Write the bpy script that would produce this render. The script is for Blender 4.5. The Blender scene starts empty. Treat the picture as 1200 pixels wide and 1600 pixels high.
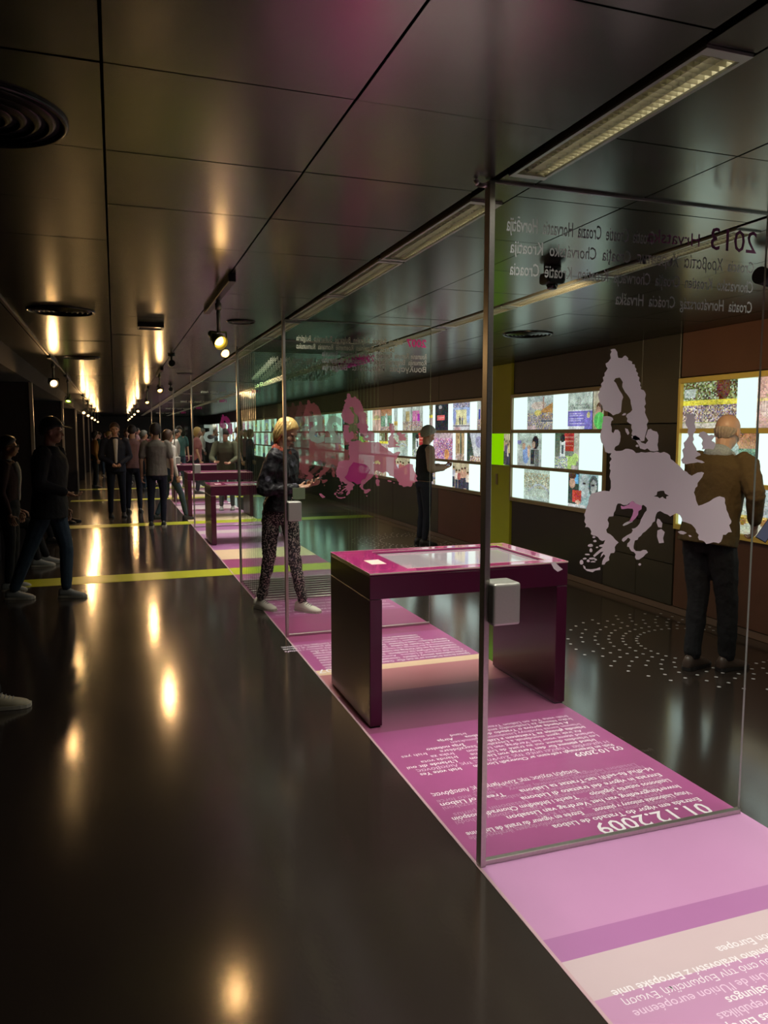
import bpy, bmesh, math, random
from mathutils import Vector, Matrix, Quaternion
R = random.Random(7)
SC = bpy.context.scene
COL = SC.collection
PI = math.pi
# ------------------------------------------------------------------ camera
EYE = 1.62
cd = bpy.data.cameras.new('camera'); cam = bpy.data.objects.new('camera', cd); COL.objects.link(cam)
cam.location = (0, 0, EYE)
cam.rotation_euler = (math.radians(90 - 5.8996), 0, math.radians(-19.2377))
cd.sensor_fit = 'HORIZONTAL'; cd.sensor_width = 36; cd.lens = 36.0   # 1200 px focal length on 1200 px
cd.clip_start = 0.05; cd.clip_end = 120
SC.camera = cam
# ------------------------------------------------------------------ world, exposure, render options
w = bpy.data.worlds.new('world'); SC.world = w; w.use_nodes = True
w.node_tree.nodes['Background'].inputs[0].default_value = (0.55, 0.6, 0.58, 1)
w.node_tree.nodes['Background'].inputs[1].default_value = 0.01
vs = SC.view_settings
vs.view_transform = 'Standard'; vs.look = 'None'; vs.exposure = 0.0; vs.gamma = 1.0; vs.use_curve_mapping = False
cy = SC.cycles
cy.max_bounces = 8; cy.diffuse_bounces = 3; cy.glossy_bounces = 4; cy.transmission_bounces = 4
cy.transparent_max_bounces = 64; cy.caustics_reflective = False; cy.caustics_refractive = False
cy.sample_clamp_indirect = 4.0; cy.use_denoising = True; cy.use_light_tree = True
TUBE_W = 7.8      # watts of one ceiling luminaire
SPOT_W = 7.5       # watts of one track lamp
WALLWASH = 1.0
# ------------------------------------------------------------------ materials
MATS = {}
def nodes(name):
    m = bpy.data.materials.new(name); m.use_nodes = True
    nt = m.node_tree; b = nt.nodes['Principled BSDF']; MATS[name] = m
    return m, nt, b
def mat(name, col, rough=0.5, metal=0.0, var=0.0, scale=20.0, bump=0.0, spec=0.5, emit=None, estr=0.0, coat=0.0):
    if name in MATS: return MATS[name]
    m, nt, b = nodes(name)
    b.inputs['Base Color'].default_value = (*col, 1); b.inputs['Roughness'].default_value = rough
    b.inputs['Metallic'].default_value = metal; b.inputs['Specular IOR Level'].default_value = spec
    b.inputs['Coat Weight'].default_value = coat
    tc = nt.nodes.new('ShaderNodeTexCoord'); ns = nt.nodes.new('ShaderNodeTexNoise')
    ns.inputs['Scale'].default_value = scale; ns.inputs['Detail'].default_value = 3
    nt.links.new(tc.outputs['Object'], ns.inputs['Vector'])
    if var:
        mx = nt.nodes.new('ShaderNodeMix'); mx.data_type = 'RGBA'
        mx.inputs[6].default_value = (*[c * (1 - var) for c in col], 1); mx.inputs[7].default_value = (*[min(1, c * (1 + var)) for c in col], 1)
        nt.links.new(ns.outputs['Fac'], mx.inputs[0]); nt.links.new(mx.outputs[2], b.inputs['Base Color'])
    if bump:
        bp = nt.nodes.new('ShaderNodeBump'); bp.inputs['Strength'].default_value = bump; bp.inputs['Distance'].default_value = 0.01
        nt.links.new(ns.outputs['Fac'], bp.inputs['Height']); nt.links.new(bp.outputs[0], b.inputs['Normal'])
    if emit: b.inputs['Emission Color'].default_value = (*emit, 1); b.inputs['Emission Strength'].default_value = estr
    return m
def glow(name, col, s):
    m, nt, b = nodes(name); nt.nodes.remove(b)
    e = nt.nodes.new('ShaderNodeEmission'); e.inputs[0].default_value = (*col, 1); e.inputs[1].default_value = s
    nt.links.new(e.outputs[0], nt.nodes['Material Output'].inputs[0]); return m
def layered(nt, b, base, gcol, rough, facmul, nrm=None, dist='BECKMANN', ior=1.5, metal=None):
    """diffuse body under a compact-lobed gloss coat (Beckmann), replacing the principled shader"""
    d = nt.nodes.new('ShaderNodeBsdfDiffuse'); d.inputs[0].default_value = (*base, 1)
    g = nt.nodes.new('ShaderNodeBsdfGlossy'); g.distribution = dist; g.inputs[0].default_value = (*gcol, 1); nt.links.new(rough, g.inputs['Roughness'])
    mx = nt.nodes.new('ShaderNodeMixShader')
    if metal is None:
        fr = nt.nodes.new('ShaderNodeFresnel'); fr.inputs[0].default_value = ior; mu = nt.nodes.new('ShaderNodeMath'); mu.operation = 'MULTIPLY'; mu.inputs[1].default_value = facmul
        nt.links.new(fr.outputs[0], mu.inputs[0]); nt.links.new(mu.outputs[0], mx.inputs[0])
    else: mx.inputs[0].default_value = metal
    nt.links.new(d.outputs[0], mx.inputs[1]); nt.links.new(g.outputs[0], mx.inputs[2])
    if nrm is not None: nt.links.new(nrm, d.inputs['Normal']); nt.links.new(nrm, g.inputs['Normal'])
    nt.nodes.remove(b); nt.links.new(mx.outputs[0], nt.nodes['Material Output'].inputs[0])
# dark resin floor: nearly black, polished, faint cloudy wear in the gloss
FLOOR, nt, b = nodes('resin_floor')
tc = nt.nodes.new('ShaderNodeTexCoord'); ns = nt.nodes.new('ShaderNodeTexNoise'); ns.inputs['Scale'].default_value = 1.3; ns.inputs['Detail'].default_value = 5
nt.links.new(tc.outputs['Object'], ns.inputs['Vector'])
mr = nt.nodes.new('ShaderNodeMapRange'); mr.inputs[3].default_value = 0.12; mr.inputs[4].default_value = 0.165
nt.links.new(ns.outputs['Fac'], mr.inputs[0]); MRF = mr
n2 = nt.nodes.new('ShaderNodeTexNoise'); n2.inputs['Scale'].default_value = 60
nt.links.new(tc.outputs['Object'], n2.inputs['Vector'])
bp = nt.nodes.new('ShaderNodeBump'); bp.inputs['Strength'].default_value = 0.04; bp.inputs['Distance'].default_value = 0.003
nt.links.new(n2.outputs['Fac'], bp.inputs['Height'])
layered(nt, b, (0.027, 0.019, 0.015), (0.95, 0.95, 0.95), MRF.outputs[0], 1.4, bp.outputs[0], dist='GGX')
# satin metal ceiling panels
CEILM, nt, b = nodes('ceiling_metal')
tc = nt.nodes.new('ShaderNodeTexCoord'); mp = nt.nodes.new('ShaderNodeMapping'); mp.inputs['Scale'].default_value = (2, 9, 1)
ns = nt.nodes.new('ShaderNodeTexNoise'); ns.inputs['Scale'].default_value = 3; ns.inputs['Detail'].default_value = 4
nt.links.new(tc.outputs['Object'], mp.inputs[0]); nt.links.new(mp.outputs[0], ns.inputs['Vector'])
mr = nt.nodes.new('ShaderNodeMapRange'); mr.inputs[3].default_value = 0.20; mr.inputs[4].default_value = 0.235
nt.links.new(ns.outputs['Fac'], mr.inputs[0])
layered(nt, b, (0.024, 0.021, 0.018), (0.38, 0.385, 0.36), mr.outputs[0], 1, metal=0.93, dist='GGX')
BLACK = mat('black_void', (0.006, 0.006, 0.006), 0.9)
BLACKM = mat('black_metal', (0.02, 0.02, 0.02), 0.4, 0.5, var=0.2)
STEEL = mat('brushed_steel', (0.52, 0.50, 0.45), 0.32, 1.0, var=0.12, scale=90)
STEELD = mat('matt_aluminium', (0.42, 0.41, 0.37), 0.45, 0.7, var=0.06, scale=120, bump=0.05)
RIM = mat('luminaire_rim', (0.55, 0.55, 0.5), 0.35, 0.9)
def glass(name, tint, spec=1.0):
    m, nt, b = nodes(name); nt.nodes.remove(b)
    t = nt.nodes.new('ShaderNodeBsdfTransparent'); t.inputs[0].default_value = (*tint, 1)
    g = nt.nodes.new('ShaderNodeBsdfGlossy'); g.inputs['Roughness'].default_value = 0.01
    lw = nt.nodes.new('ShaderNodeFresnel'); lw.inputs[0].default_value = 1.33
    mu = nt.nodes.new('ShaderNodeMath'); mu.operation = 'MULTIPLY'; mu.inputs[1].default_value = spec
    mx = nt.nodes.new('ShaderNodeMixShader')
    # glass thickness is thin: the inside face must not reflect totally, so only front faces take the fresnel
    ge = nt.nodes.new('ShaderNodeNewGeometry'); inv = nt.nodes.new('ShaderNodeMath'); inv.operation = 'SUBTRACT'; inv.inputs[0].default_value = 1
    nt.links.new(ge.outputs['Backfacing'], inv.inputs[1])
    m2 = nt.nodes.new('ShaderNodeMath'); m2.operation = 'MULTIPLY'
    nt.links.new(lw.outputs[0], mu.inputs[0]); nt.links.new(mu.outputs[0], m2.inputs[0]); nt.links.new(inv.outputs[0], m2.inputs[1])
    nt.links.new(m2.outputs[0], mx.inputs[0]); nt.links.new(t.outputs[0], mx.inputs[1]); nt.links.new(g.outputs[0], mx.inputs[2])
    nt.links.new(mx.outputs[0], nt.nodes['Material Output'].inputs[0]); return m
GLASS = glass('clear_glass', (0.965, 0.985, 0.972), 1.5)
EDGE = mat('glass_edge', (0.42, 0.52, 0.44), 0.15, 0.0, spec=0.9)
# ------------------------------------------------------------------ helpers
def link(name, me, m=None, parent=None, loc=None):
    o = bpy.data.objects.new(name, me); COL.objects.link(o)
    if m is not None:
        for q in (m if isinstance(m, (list, tuple)) else [m]): me.materials.append(q)
    if parent: o.parent = parent
    if loc: o.location = loc
    return o
def tag(o, label=None, cat=None, group=None, kind=None):
    if label: o['label'] = label
    if cat: o['category'] = cat
    if group: o['group'] = group
    if kind: o['kind'] = kind
    return o
def empty(name, loc=(0, 0, 0), rz=0.0, label=None, cat=None, group=None, kind=None):
    o = bpy.data.objects.new(name, None); COL.objects.link(o); o.location = loc; o.rotation_euler = (0, 0, rz); o.empty_display_size = 0.1
    return tag(o, label, cat, group, kind)
def boxes(bm, *bs):
    for b_ in bs:
        x0, x1, y0, y1, z0, z1 = b_
        v = [bm.verts.new(c) for c in [(x0, y0, z0), (x1, y0, z0), (x1, y1, z0), (x0, y1, z0), (x0, y0, z1), (x1, y0, z1), (x1, y1, z1), (x0, y1, z1)]]
        for f in ((0, 3, 2, 1), (4, 5, 6, 7), (0, 1, 5, 4), (1, 2, 6, 5), (2, 3, 7, 6), (3, 0, 4, 7)): bm.faces.new([v[i] for i in f])
def box(name, b_, m, parent=None, bevel=0.0, seg=2):
    """b_ = one box or a list of boxes in parent coordinates"""
    bm = bmesh.new(); boxes(bm, *(b_ if isinstance(b_, list) else [b_]))
    if bevel: bmesh.ops.bevel(bm, geom=bm.edges[:], offset=bevel, segments=seg, affect='EDGES', profile=0.5)
    me = bpy.data.meshes.new(name); bm.to_mesh(me); bm.free()
    return link(name, me, m, parent)
def tube(bm, p0, p1, r0, r1=None, seg=12, cap=True):
    r1 = r0 if r1 is None else r1; p0 = Vector(p0); p1 = Vector(p1); d = (p1 - p0)
    if d.length < 1e-6: return
    q = d.to_track_quat('Z', 'Y'); A = []; B_ = []
    for k in range(seg):
        a = 2 * PI * k / seg; c = Vector((math.cos(a), math.sin(a), 0))
        A.append(bm.verts.new(p0 + q @ (c * r0))); B_.append(bm.verts.new(p1 + q @ (c * r1)))
    for k in range(seg): bm.faces.new((A[k], A[(k + 1) % seg], B_[(k + 1) % seg], B_[k]))
    if cap: bm.faces.new(A[::-1]); bm.faces.new(B_)
def tubes(name, segs, m, parent=None, seg=12):
    bm = bmesh.new()
    for s in segs: tube(bm, *s, seg=seg)
    me = bpy.data.meshes.new(name); bm.to_mesh(me); bm.free()
    for p in me.polygons: p.use_smooth = len(p.vertices) == 4
    return link(name, me, m, parent)
def lathe(name, prof, m, parent=None, seg=32, loc=None, rot=None):
    bm = bmesh.new(); rings = []
    for r, z in prof: rings.append([bm.verts.new((r * math.cos(2 * PI * k / seg), r * math.sin(2 * PI * k / seg), z)) for k in range(seg)])
    for a, b2 in zip(rings, rings[1:]):
        for k in range(seg): bm.faces.new((a[k], a[(k + 1) % seg], b2[(k + 1) % seg], b2[k]))
    bmesh.ops.recalc_face_normals(bm, faces=bm.faces)
    me = bpy.data.meshes.new(name); bm.to_mesh(me); bm.free()
    for p in me.polygons: p.use_smooth = True
    o = link(name, me, m, parent, loc)
    if rot: o.rotation_euler = rot
    return o
def dup(root, loc, label=None, group=None):
    r = root.copy(); COL.objects.link(r); r.location = loc
    if label: r['label'] = label
    if group: r['group'] = group
    for ch in list(root.children):
        c = ch.copy(); COL.objects.link(c); c.parent = r
        for g in ch.children:
            d = g.copy(); COL.objects.link(d); d.parent = c
    return r
def text_mesh(s, size, bold=0.0, align='LEFT'):
    cu = bpy.data.curves.new('t', 'FONT'); cu.body = s; cu.size = 1.0; cu.align_x = align; cu.offset = bold / size; cu.resolution_u = 2
    o = bpy.data.objects.new('t', cu); COL.objects.link(o)
    me = bpy.data.meshes.new_from_object(o.evaluated_get(bpy.context.evaluated_depsgraph_get()))
    me.transform(Matrix.Scale(size, 4)); bpy.data.objects.remove(o); bpy.data.curves.remove(cu); return me
def text(s, size, m, parent, M4, bold=0.0, align='LEFT', name='lettering'):
    me = text_mesh(s, size, bold, align); me.transform(M4); me.materials.clear()
    return link(name, me, m, parent)
def flat_shape(outer, holes=()):
    """flat polygon (with holes) in the XZ plane"""
    cu = bpy.data.curves.new('c', 'CURVE'); cu.dimensions = '2D'; cu.fill_mode = 'BOTH'
    for pl in [outer] + list(holes):
        s = cu.splines.new('POLY'); s.points.add(len(pl) - 1); s.use_cyclic_u = True
        for p, q in zip(s.points, pl): p.co = (q[0], q[1], 0, 1)
    o = bpy.data.objects.new('c', cu); COL.objects.link(o)
    me = bpy.data.meshes.new_from_object(o.evaluated_get(bpy.context.evaluated_depsgraph_get()))
    bpy.data.objects.remove(o); bpy.data.curves.remove(cu)
    me.transform(Matrix.Rotation(PI / 2, 4, 'X')); return me
MAP = {
 'scand': [(1.748,1.926),(1.757,1.929),(1.768,1.93),(1.778,1.919),(1.78,1.907),(1.783,1.898),(1.792,1.897),(1.8,1.897),(1.809,1.905),(1.814,1.907),(1.82,1.904),(1.828,1.897),(1.826,1.891),(1.838,1.888),(1.846,1.885),(1.845,1.877),(1.858,1.875),(1.859,1.865),(1.866,1.859),(1.864,1.851),(1.874,1.843),(1.872,1.834),(1.881,1.827),(1.879,1.815),(1.887,1.807),(1.885,1.797),(1.89,1.792),(1.888,1.784),(1.902,1.78),(1.908,1.774),(1.913,1.764),(1.909,1.748),(1.914,1.729),(1.907,1.719),(1.913,1.709),(1.911,1.696),(1.918,1.683),(1.929,1.664),(1.921,1.651),(1.925,1.638),(1.919,1.618),(1.915,1.605),(1.913,1.589),(1.9,1.587),(1.888,1.592),(1.873,1.591),(1.857,1.596),(1.861,1.605),(1.853,1.615),(1.857,1.628),(1.851,1.638),(1.852,1.651),(1.843,1.655),(1.831,1.662),(1.833,1.673),(1.826,1.681),(1.83,1.689),(1.844,1.696),(1.853,1.705),(1.85,1.718),(1.846,1.728),(1.844,1.742),(1.837,1.753),(1.828,1.763),(1.818,1.772),(1.805,1.791),(1.805,1.8),(1.807,1.808),(1.799,1.819),(1.793,1.825),(1.774,1.822),(1.767,1.812),(1.776,1.805),(1.783,1.794),(1.793,1.778),(1.805,1.764),(1.811,1.753),(1.806,1.74),(1.805,1.727),(1.803,1.698),(1.792,1.691),(1.781,1.689),(1.768,1.684),(1.758,1.692),(1.746,1.698),(1.731,1.701),(1.723,1.709),(1.719,1.72),(1.71,1.729),(1.704,1.742),(1.698,1.761),(1.705,1.77),(1.706,1.783),(1.714,1.789),(1.711,1.8),(1.722,1.811),(1.718,1.824),(1.726,1.83),(1.725,1.84),(1.732,1.848),(1.738,1.857),(1.731,1.865),(1.728,1.875),(1.74,1.881),(1.746,1.889),(1.751,1.895),(1.747,1.909),(1.753,1.919)],
 'main': [(1.724,1.68),(1.739,1.682),(1.755,1.68),(1.766,1.676),(1.77,1.668),(1.762,1.663),(1.759,1.65),(1.764,1.638),(1.764,1.623),(1.772,1.618),(1.779,1.631),(1.792,1.631),(1.801,1.622),(1.805,1.606),(1.803,1.588),(1.802,1.6),(1.803,1.587),(1.797,1.574),(1.782,1.567),(1.778,1.556),(1.786,1.551),(1.804,1.551),(1.816,1.553),(1.829,1.559),(1.841,1.559),(1.859,1.555),(1.868,1.55),(1.876,1.543),(1.89,1.543),(1.9,1.546),(1.92,1.544),(1.941,1.546),(1.957,1.544),(1.973,1.547),(1.99,1.542),(2.006,1.546),(2.023,1.54),(2.034,1.533),(2.039,1.521),(2.034,1.532),(2.039,1.518),(2.052,1.511),(2.065,1.501),(2.08,1.492),(2.091,1.483),(2.102,1.473),(2.119,1.467),(2.128,1.458),(2.143,1.451),(2.154,1.456),(2.171,1.463),(2.192,1.465),(2.203,1.461),(2.199,1.455),(2.195,1.445),(2.179,1.428),(2.173,1.421),(2.173,1.409),(2.163,1.402),(2.161,1.392),(2.157,1.385),(2.165,1.369),(2.169,1.353),(2.176,1.34),(2.182,1.331),(2.199,1.334),(2.22,1.341),(2.237,1.347),(2.254,1.357),(2.274,1.364),(2.285,1.366),(2.309,1.36),(2.314,1.352),(2.313,1.338),(2.32,1.323),(2.323,1.309),(2.333,1.294),(2.339,1.28),(2.351,1.263),(2.349,1.254),(2.34,1.247),(2.347,1.233),(2.355,1.218),(2.338,1.218),(2.325,1.208),(2.311,1.209),(2.309,1.195),(2.302,1.181),(2.291,1.175),(2.277,1.179),(2.264,1.181),(2.247,1.177),(2.229,1.175),(2.218,1.186),(2.209,1.19),(2.193,1.193),(2.186,1.204),(2.19,1.214),(2.176,1.226),(2.174,1.236),(2.164,1.247),(2.151,1.258),(2.138,1.262),(2.12,1.268),(2.105,1.271),(2.103,1.283),(2.094,1.296),(2.076,1.305),(2.064,1.3),(2.047,1.293),(2.034,1.301),(2.021,1.305),(2.009,1.311),(1.998,1.316),(1.986,1.312),(1.98,1.303),(1.976,1.289),(1.977,1.289),(1.975,1.277),(1.965,1.272),(1.959,1.26),(1.945,1.249),(1.933,1.239),(1.921,1.233),(1.913,1.223),(1.901,1.216),(1.898,1.208),(1.885,1.205),(1.882,1.193),(1.88,1.183),(1.881,1.173),(1.891,1.164),(1.912,1.162),(1.926,1.167),(1.94,1.165),(1.948,1.155),(1.937,1.149),(1.929,1.141),(1.917,1.134),(1.907,1.129),(1.895,1.13),(1.888,1.139),(1.891,1.151),(1.883,1.16),(1.871,1.164),(1.863,1.173),(1.86,1.181),(1.85,1.183),(1.851,1.195),(1.861,1.203),(1.864,1.211),(1.854,1.218),(1.845,1.21),(1.833,1.202),(1.825,1.208),(1.828,1.216),(1.848,1.227),(1.868,1.235),(1.874,1.245),(1.869,1.252),(1.883,1.253),(1.895,1.26),(1.905,1.271),(1.911,1.288),(1.918,1.298),(1.926,1.312),(1.935,1.32),(1.934,1.332),(1.925,1.339),(1.916,1.343),(1.913,1.339),(1.9,1.343),(1.886,1.347),(1.875,1.356),(1.867,1.36),(1.857,1.353),(1.844,1.345),(1.828,1.344),(1.813,1.351),(1.801,1.351),(1.796,1.343),(1.792,1.326),(1.785,1.316),(1.783,1.303),(1.763,1.302),(1.757,1.29),(1.764,1.277),(1.762,1.263),(1.753,1.253),(1.757,1.241),(1.772,1.234),(1.784,1.225),(1.794,1.214),(1.811,1.201),(1.801,1.194),(1.794,1.184),(1.796,1.17),(1.792,1.162),(1.776,1.161),(1.769,1.146),(1.771,1.134),(1.756,1.128),(1.75,1.119),(1.738,1.119),(1.74,1.132),(1.745,1.142),(1.753,1.152),(1.745,1.159),(1.731,1.146),(1.735,1.159),(1.744,1.169),(1.731,1.168),(1.715,1.157),(1.704,1.15),(1.698,1.156),(1.711,1.167),(1.73,1.18),(1.74,1.186),(1.722,1.19),(1.726,1.195),(1.743,1.198),(1.75,1.213),(1.737,1.21),(1.725,1.216),(1.717,1.226),(1.705,1.232),(1.693,1.234),(1.685,1.239),(1.687,1.249),(1.679,1.262),(1.669,1.267),(1.659,1.266),(1.663,1.277),(1.655,1.288),(1.658,1.301),(1.654,1.314),(1.661,1.331),(1.663,1.344),(1.67,1.354),(1.671,1.37),(1.675,1.383),(1.684,1.393),(1.703,1.396),(1.719,1.4),(1.738,1.402),(1.762,1.399),(1.768,1.411),(1.767,1.438),(1.76,1.455),(1.765,1.478),(1.759,1.485),(1.762,1.498),(1.758,1.508),(1.768,1.521),(1.759,1.531),(1.766,1.543),(1.753,1.543),(1.739,1.548),(1.735,1.561),(1.729,1.574),(1.72,1.584),(1.716,1.597),(1.714,1.606),(1.716,1.622),(1.721,1.634),(1.72,1.65),(1.725,1.663),(1.722,1.672)],
 'swiss': [(1.966,1.375),(1.979,1.379),(1.982,1.392),(1.996,1.395),(2.013,1.395),(2.018,1.384),(2.037,1.375),(2.025,1.372),(2.025,1.362),(2.014,1.366),(2.008,1.372),(1.994,1.366),(1.983,1.372)],
 'croatia': [(1.815,1.343),(1.828,1.339),(1.838,1.342),(1.852,1.346),(1.859,1.355),(1.867,1.36),(1.876,1.354),(1.884,1.349),(1.9,1.343),(1.912,1.339),(1.911,1.326),(1.897,1.319),(1.896,1.306),(1.888,1.296),(1.878,1.286),(1.866,1.278),(1.854,1.278),(1.862,1.29),(1.869,1.303),(1.874,1.32),(1.87,1.329),(1.848,1.331),(1.828,1.329),(1.818,1.33)],
 'dalmatia': [(1.826,1.267),(1.834,1.274),(1.848,1.28),(1.862,1.282),(1.874,1.279),(1.858,1.273),(1.846,1.268),(1.831,1.264)],
 'denmark': [(1.928,1.631),(1.94,1.635),(1.95,1.628),(1.97,1.623),(1.978,1.609),(1.976,1.586),(1.978,1.59),(1.974,1.573),(1.98,1.551),(1.961,1.548),(1.942,1.55),(1.928,1.56),(1.916,1.555),(1.895,1.56),(1.887,1.575),(1.874,1.59),(1.858,1.595),(1.853,1.607),(1.873,1.609),(1.89,1.6),(1.898,1.583),(1.919,1.577),(1.931,1.59),(1.918,1.604)],
 'corsica': [(1.987,1.287),(1.998,1.283),(2.011,1.267),(2.009,1.25),(1.992,1.253),(1.983,1.272)],
 'sardinia': [(1.989,1.24),(2.007,1.245),(2.024,1.232),(2.017,1.208),(2.022,1.19),(1.999,1.189),(1.988,1.216)],
 'crete': [(1.654,1.122),(1.664,1.116),(1.667,1.107),(1.69,1.104),(1.713,1.105),(1.731,1.11),(1.732,1.099),(1.709,1.098),(1.698,1.092),(1.672,1.099),(1.658,1.11)],
 'gotland': [(1.823,1.637),(1.836,1.633),(1.844,1.618),(1.837,1.611),(1.827,1.623)],
 'aland': [(1.807,1.686),(1.816,1.693),(1.826,1.693),(1.824,1.686),(1.813,1.684)],
 'britain': [(2.099,1.703),(2.112,1.694),(2.125,1.691),(2.135,1.696),(2.144,1.689),(2.142,1.679),(2.152,1.669),(2.146,1.655),(2.152,1.641),(2.154,1.628),(2.144,1.617),(2.142,1.607),(2.147,1.593),(2.141,1.583),(2.148,1.572),(2.159,1.559),(2.164,1.545),(2.18,1.538),(2.182,1.531),(2.167,1.527),(2.155,1.52),(2.172,1.513),(2.19,1.51),(2.204,1.502),(2.19,1.5),(2.169,1.504),(2.152,1.501),(2.135,1.5),(2.113,1.497),(2.096,1.5),(2.089,1.514),(2.099,1.525),(2.097,1.538),(2.092,1.552),(2.102,1.562),(2.097,1.58),(2.109,1.59),(2.121,1.607),(2.114,1.621),(2.117,1.634),(2.106,1.648),(2.1,1.662),(2.108,1.675)],
 'ireland': [(2.173,1.621),(2.192,1.625),(2.205,1.62),(2.217,1.609),(2.232,1.612),(2.252,1.607),(2.239,1.596),(2.233,1.588),(2.249,1.582),(2.254,1.572),(2.244,1.553),(2.226,1.556),(2.209,1.556),(2.187,1.554),(2.191,1.565),(2.184,1.577),(2.19,1.59),(2.181,1.6),(2.168,1.607)],
 'cyprus': [(1.514,1.139),(1.533,1.14),(1.55,1.124),(1.567,1.111),(1.545,1.103),(1.528,1.116)],
 'balearic': [(2.086,1.231),(2.101,1.234),(2.116,1.231),(2.13,1.224),(2.114,1.218),(2.097,1.222)],
 'menorca': [(2.138,1.216),(2.151,1.213),(2.156,1.208),(2.145,1.207)],
 'islet00': [(1.706,1.227),(1.705,1.224),(1.699,1.223),(1.694,1.224),(1.692,1.227),(1.695,1.23),(1.699,1.231),(1.703,1.23)],
 'islet01': [(1.712,1.211),(1.71,1.208),(1.704,1.207),(1.698,1.209),(1.696,1.212),(1.699,1.215),(1.704,1.216),(1.708,1.215)],
 'islet02': [(1.696,1.195),(1.694,1.191),(1.685,1.19),(1.675,1.192),(1.673,1.196),(1.677,1.2),(1.685,1.202),(1.692,1.2)],
 'islet03': [(1.72,1.187),(1.719,1.185),(1.714,1.184),(1.71,1.185),(1.708,1.187),(1.711,1.189),(1.714,1.19),(1.718,1.189)],
 'islet04': [(1.694,1.177),(1.693,1.171),(1.688,1.169),(1.682,1.172),(1.681,1.177),(1.683,1.183),(1.687,1.185),(1.691,1.183)],
 'islet05': [(1.684,1.161),(1.682,1.159),(1.672,1.159),(1.663,1.16),(1.661,1.163),(1.665,1.165),(1.672,1.165),(1.679,1.164)],
 'islet06': [(1.71,1.144),(1.707,1.142),(1.694,1.141),(1.682,1.143),(1.679,1.146),(1.685,1.149),(1.694,1.149),(1.704,1.148)],
 'islet07': [(1.684,1.137),(1.683,1.133),(1.677,1.132),(1.671,1.134),(1.67,1.138),(1.672,1.141),(1.677,1.143),(1.681,1.141)],
 'islet08': [(1.656,1.133),(1.655,1.127),(1.648,1.124),(1.641,1.127),(1.639,1.134),(1.642,1.141),(1.648,1.143),(1.653,1.14)],
 'islet09': [(1.716,1.139),(1.715,1.137),(1.71,1.136),(1.705,1.137),(1.704,1.14),(1.706,1.143),(1.71,1.144),(1.714,1.142)],
 'islet10': [(1.918,1.11),(1.917,1.107),(1.912,1.105),(1.907,1.107),(1.905,1.111),(1.908,1.114),(1.911,1.115),(1.916,1.114)],
 'islet11': [(1.888,1.57),(1.887,1.567),(1.881,1.565),(1.875,1.567),(1.874,1.57),(1.876,1.573),(1.881,1.575),(1.885,1.573)],
 'islet12': [(1.67,1.146),(1.668,1.144),(1.661,1.143),(1.654,1.144),(1.652,1.147),(1.656,1.149),(1.661,1.15),(1.666,1.149)],
 'islet13': [(1.71,1.132),(1.708,1.13),(1.699,1.13),(1.689,1.131),(1.687,1.133),(1.691,1.135),(1.698,1.136),(1.706,1.134)],
}
# ================================================================== the setting
CEIL = 2.48; XR = 4.7; XL = -1.0; YE = 44.0
fl = box('floor', (-2.6, 5.0, -2.5, YE, -0.12, 0.0), FLOOR); tag(fl, kind='structure')
WALLD = mat('dark_wall_paint', (0.035, 0.026, 0.026), 0.55, var=0.15, scale=6)
WALLB = mat('brown_wall_panel', (0.115, 0.052, 0.03), 0.38, var=0.18, scale=5)
WALLR = mat('redbrown_wall_panel', (0.12, 0.038, 0.028), 0.4, var=0.15, scale=5)
WALLO = mat('olive_black_panel', (0.04, 0.035, 0.024), 0.35, var=0.15, scale=5)
WALLK = mat('black_wall_panel', (0.018, 0.016, 0.016), 0.35, var=0.1)
wr = empty('wall_right', (0, 0, 0), kind='structure')
box('wall_core', (XR + 0.10, XR + 0.3, -2.5, YE, 0, CEIL + 0.1), WALLD, wr)
# upper fascia and lower panels, bay by bay (a: toward the camera)
for y0, y1, mlow, mup in ((-2.5, 5.56, WALLB, WALLB), (6.62, 8.56, WALLK, WALLD), (9.27, 10.9, WALLR, WALLD), (10.9, 15.0, WALLO, WALLD), (15.9, 22.4, WALLK, WALLD), (23.2, 30, WALLO, WALLD), (30.8, 43.9, WALLK, WALLD)):
    n = max(1, round((y1 - y0) / 1.9)); st = (y1 - y0) / n
    for k in range(n):
        a = y0 + k * st + 0.003; b2 = y0 + (k + 1) * st - 0.003
        box('lower_panel', (XR - 0.01, XR + 0.10, a, b2, 0.07, 0.765), mlow, wr, 0.003, 1)
        box('upper_panel', (XR - 0.01, XR + 0.10, a, b2, 2.10, CEIL), mup, wr, 0.003, 1)
# cabinet-like blank stretch between the two nearest display bays
for z0, z1, mm in ((0.07, 0.44, WALLO), (0.446, 0.80, WALLO), (0.806, 1.70, WALLK), (1.706, CEIL, WALLO)):
    for a, b2 in ((5.573, 6.08), (6.086, 6.61)): box('blank_panel', (XR - 0.015, XR + 0.10, a, b2, z0, z1), mm, wr, 0.003, 1)
for a, b2 in ((15.006, 15.894), (22.41, 23.19), (30.01, 30.79)): box('blank_panel', (XR - 0.015, XR + 0.10, a, b2, 0.07, CEIL), WALLO, wr, 0.003, 1)
bb = box('baseboard_right', (XR, XR + 0.10, -2.5, YE, 0, 0.065), mat('baseboard', (0.16, 0.10, 0.07), 0.4), None, 0.003, 1); tag(bb, kind='structure')
wl = empty('wall_left', (0, 0, 0), kind='structure')
box('wall_core', (-2.6, -1.95, -2.5, YE, 0, CEIL + 0.1), WALLK, wl)
LEFTM = mat('left_partition', (0.03, 0.02, 0.022), 0.6, var=0.2)
STRIP = mat('pale_edge_strip', (0.6, 0.5, 0.4), 0.35, 0.3)
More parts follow.
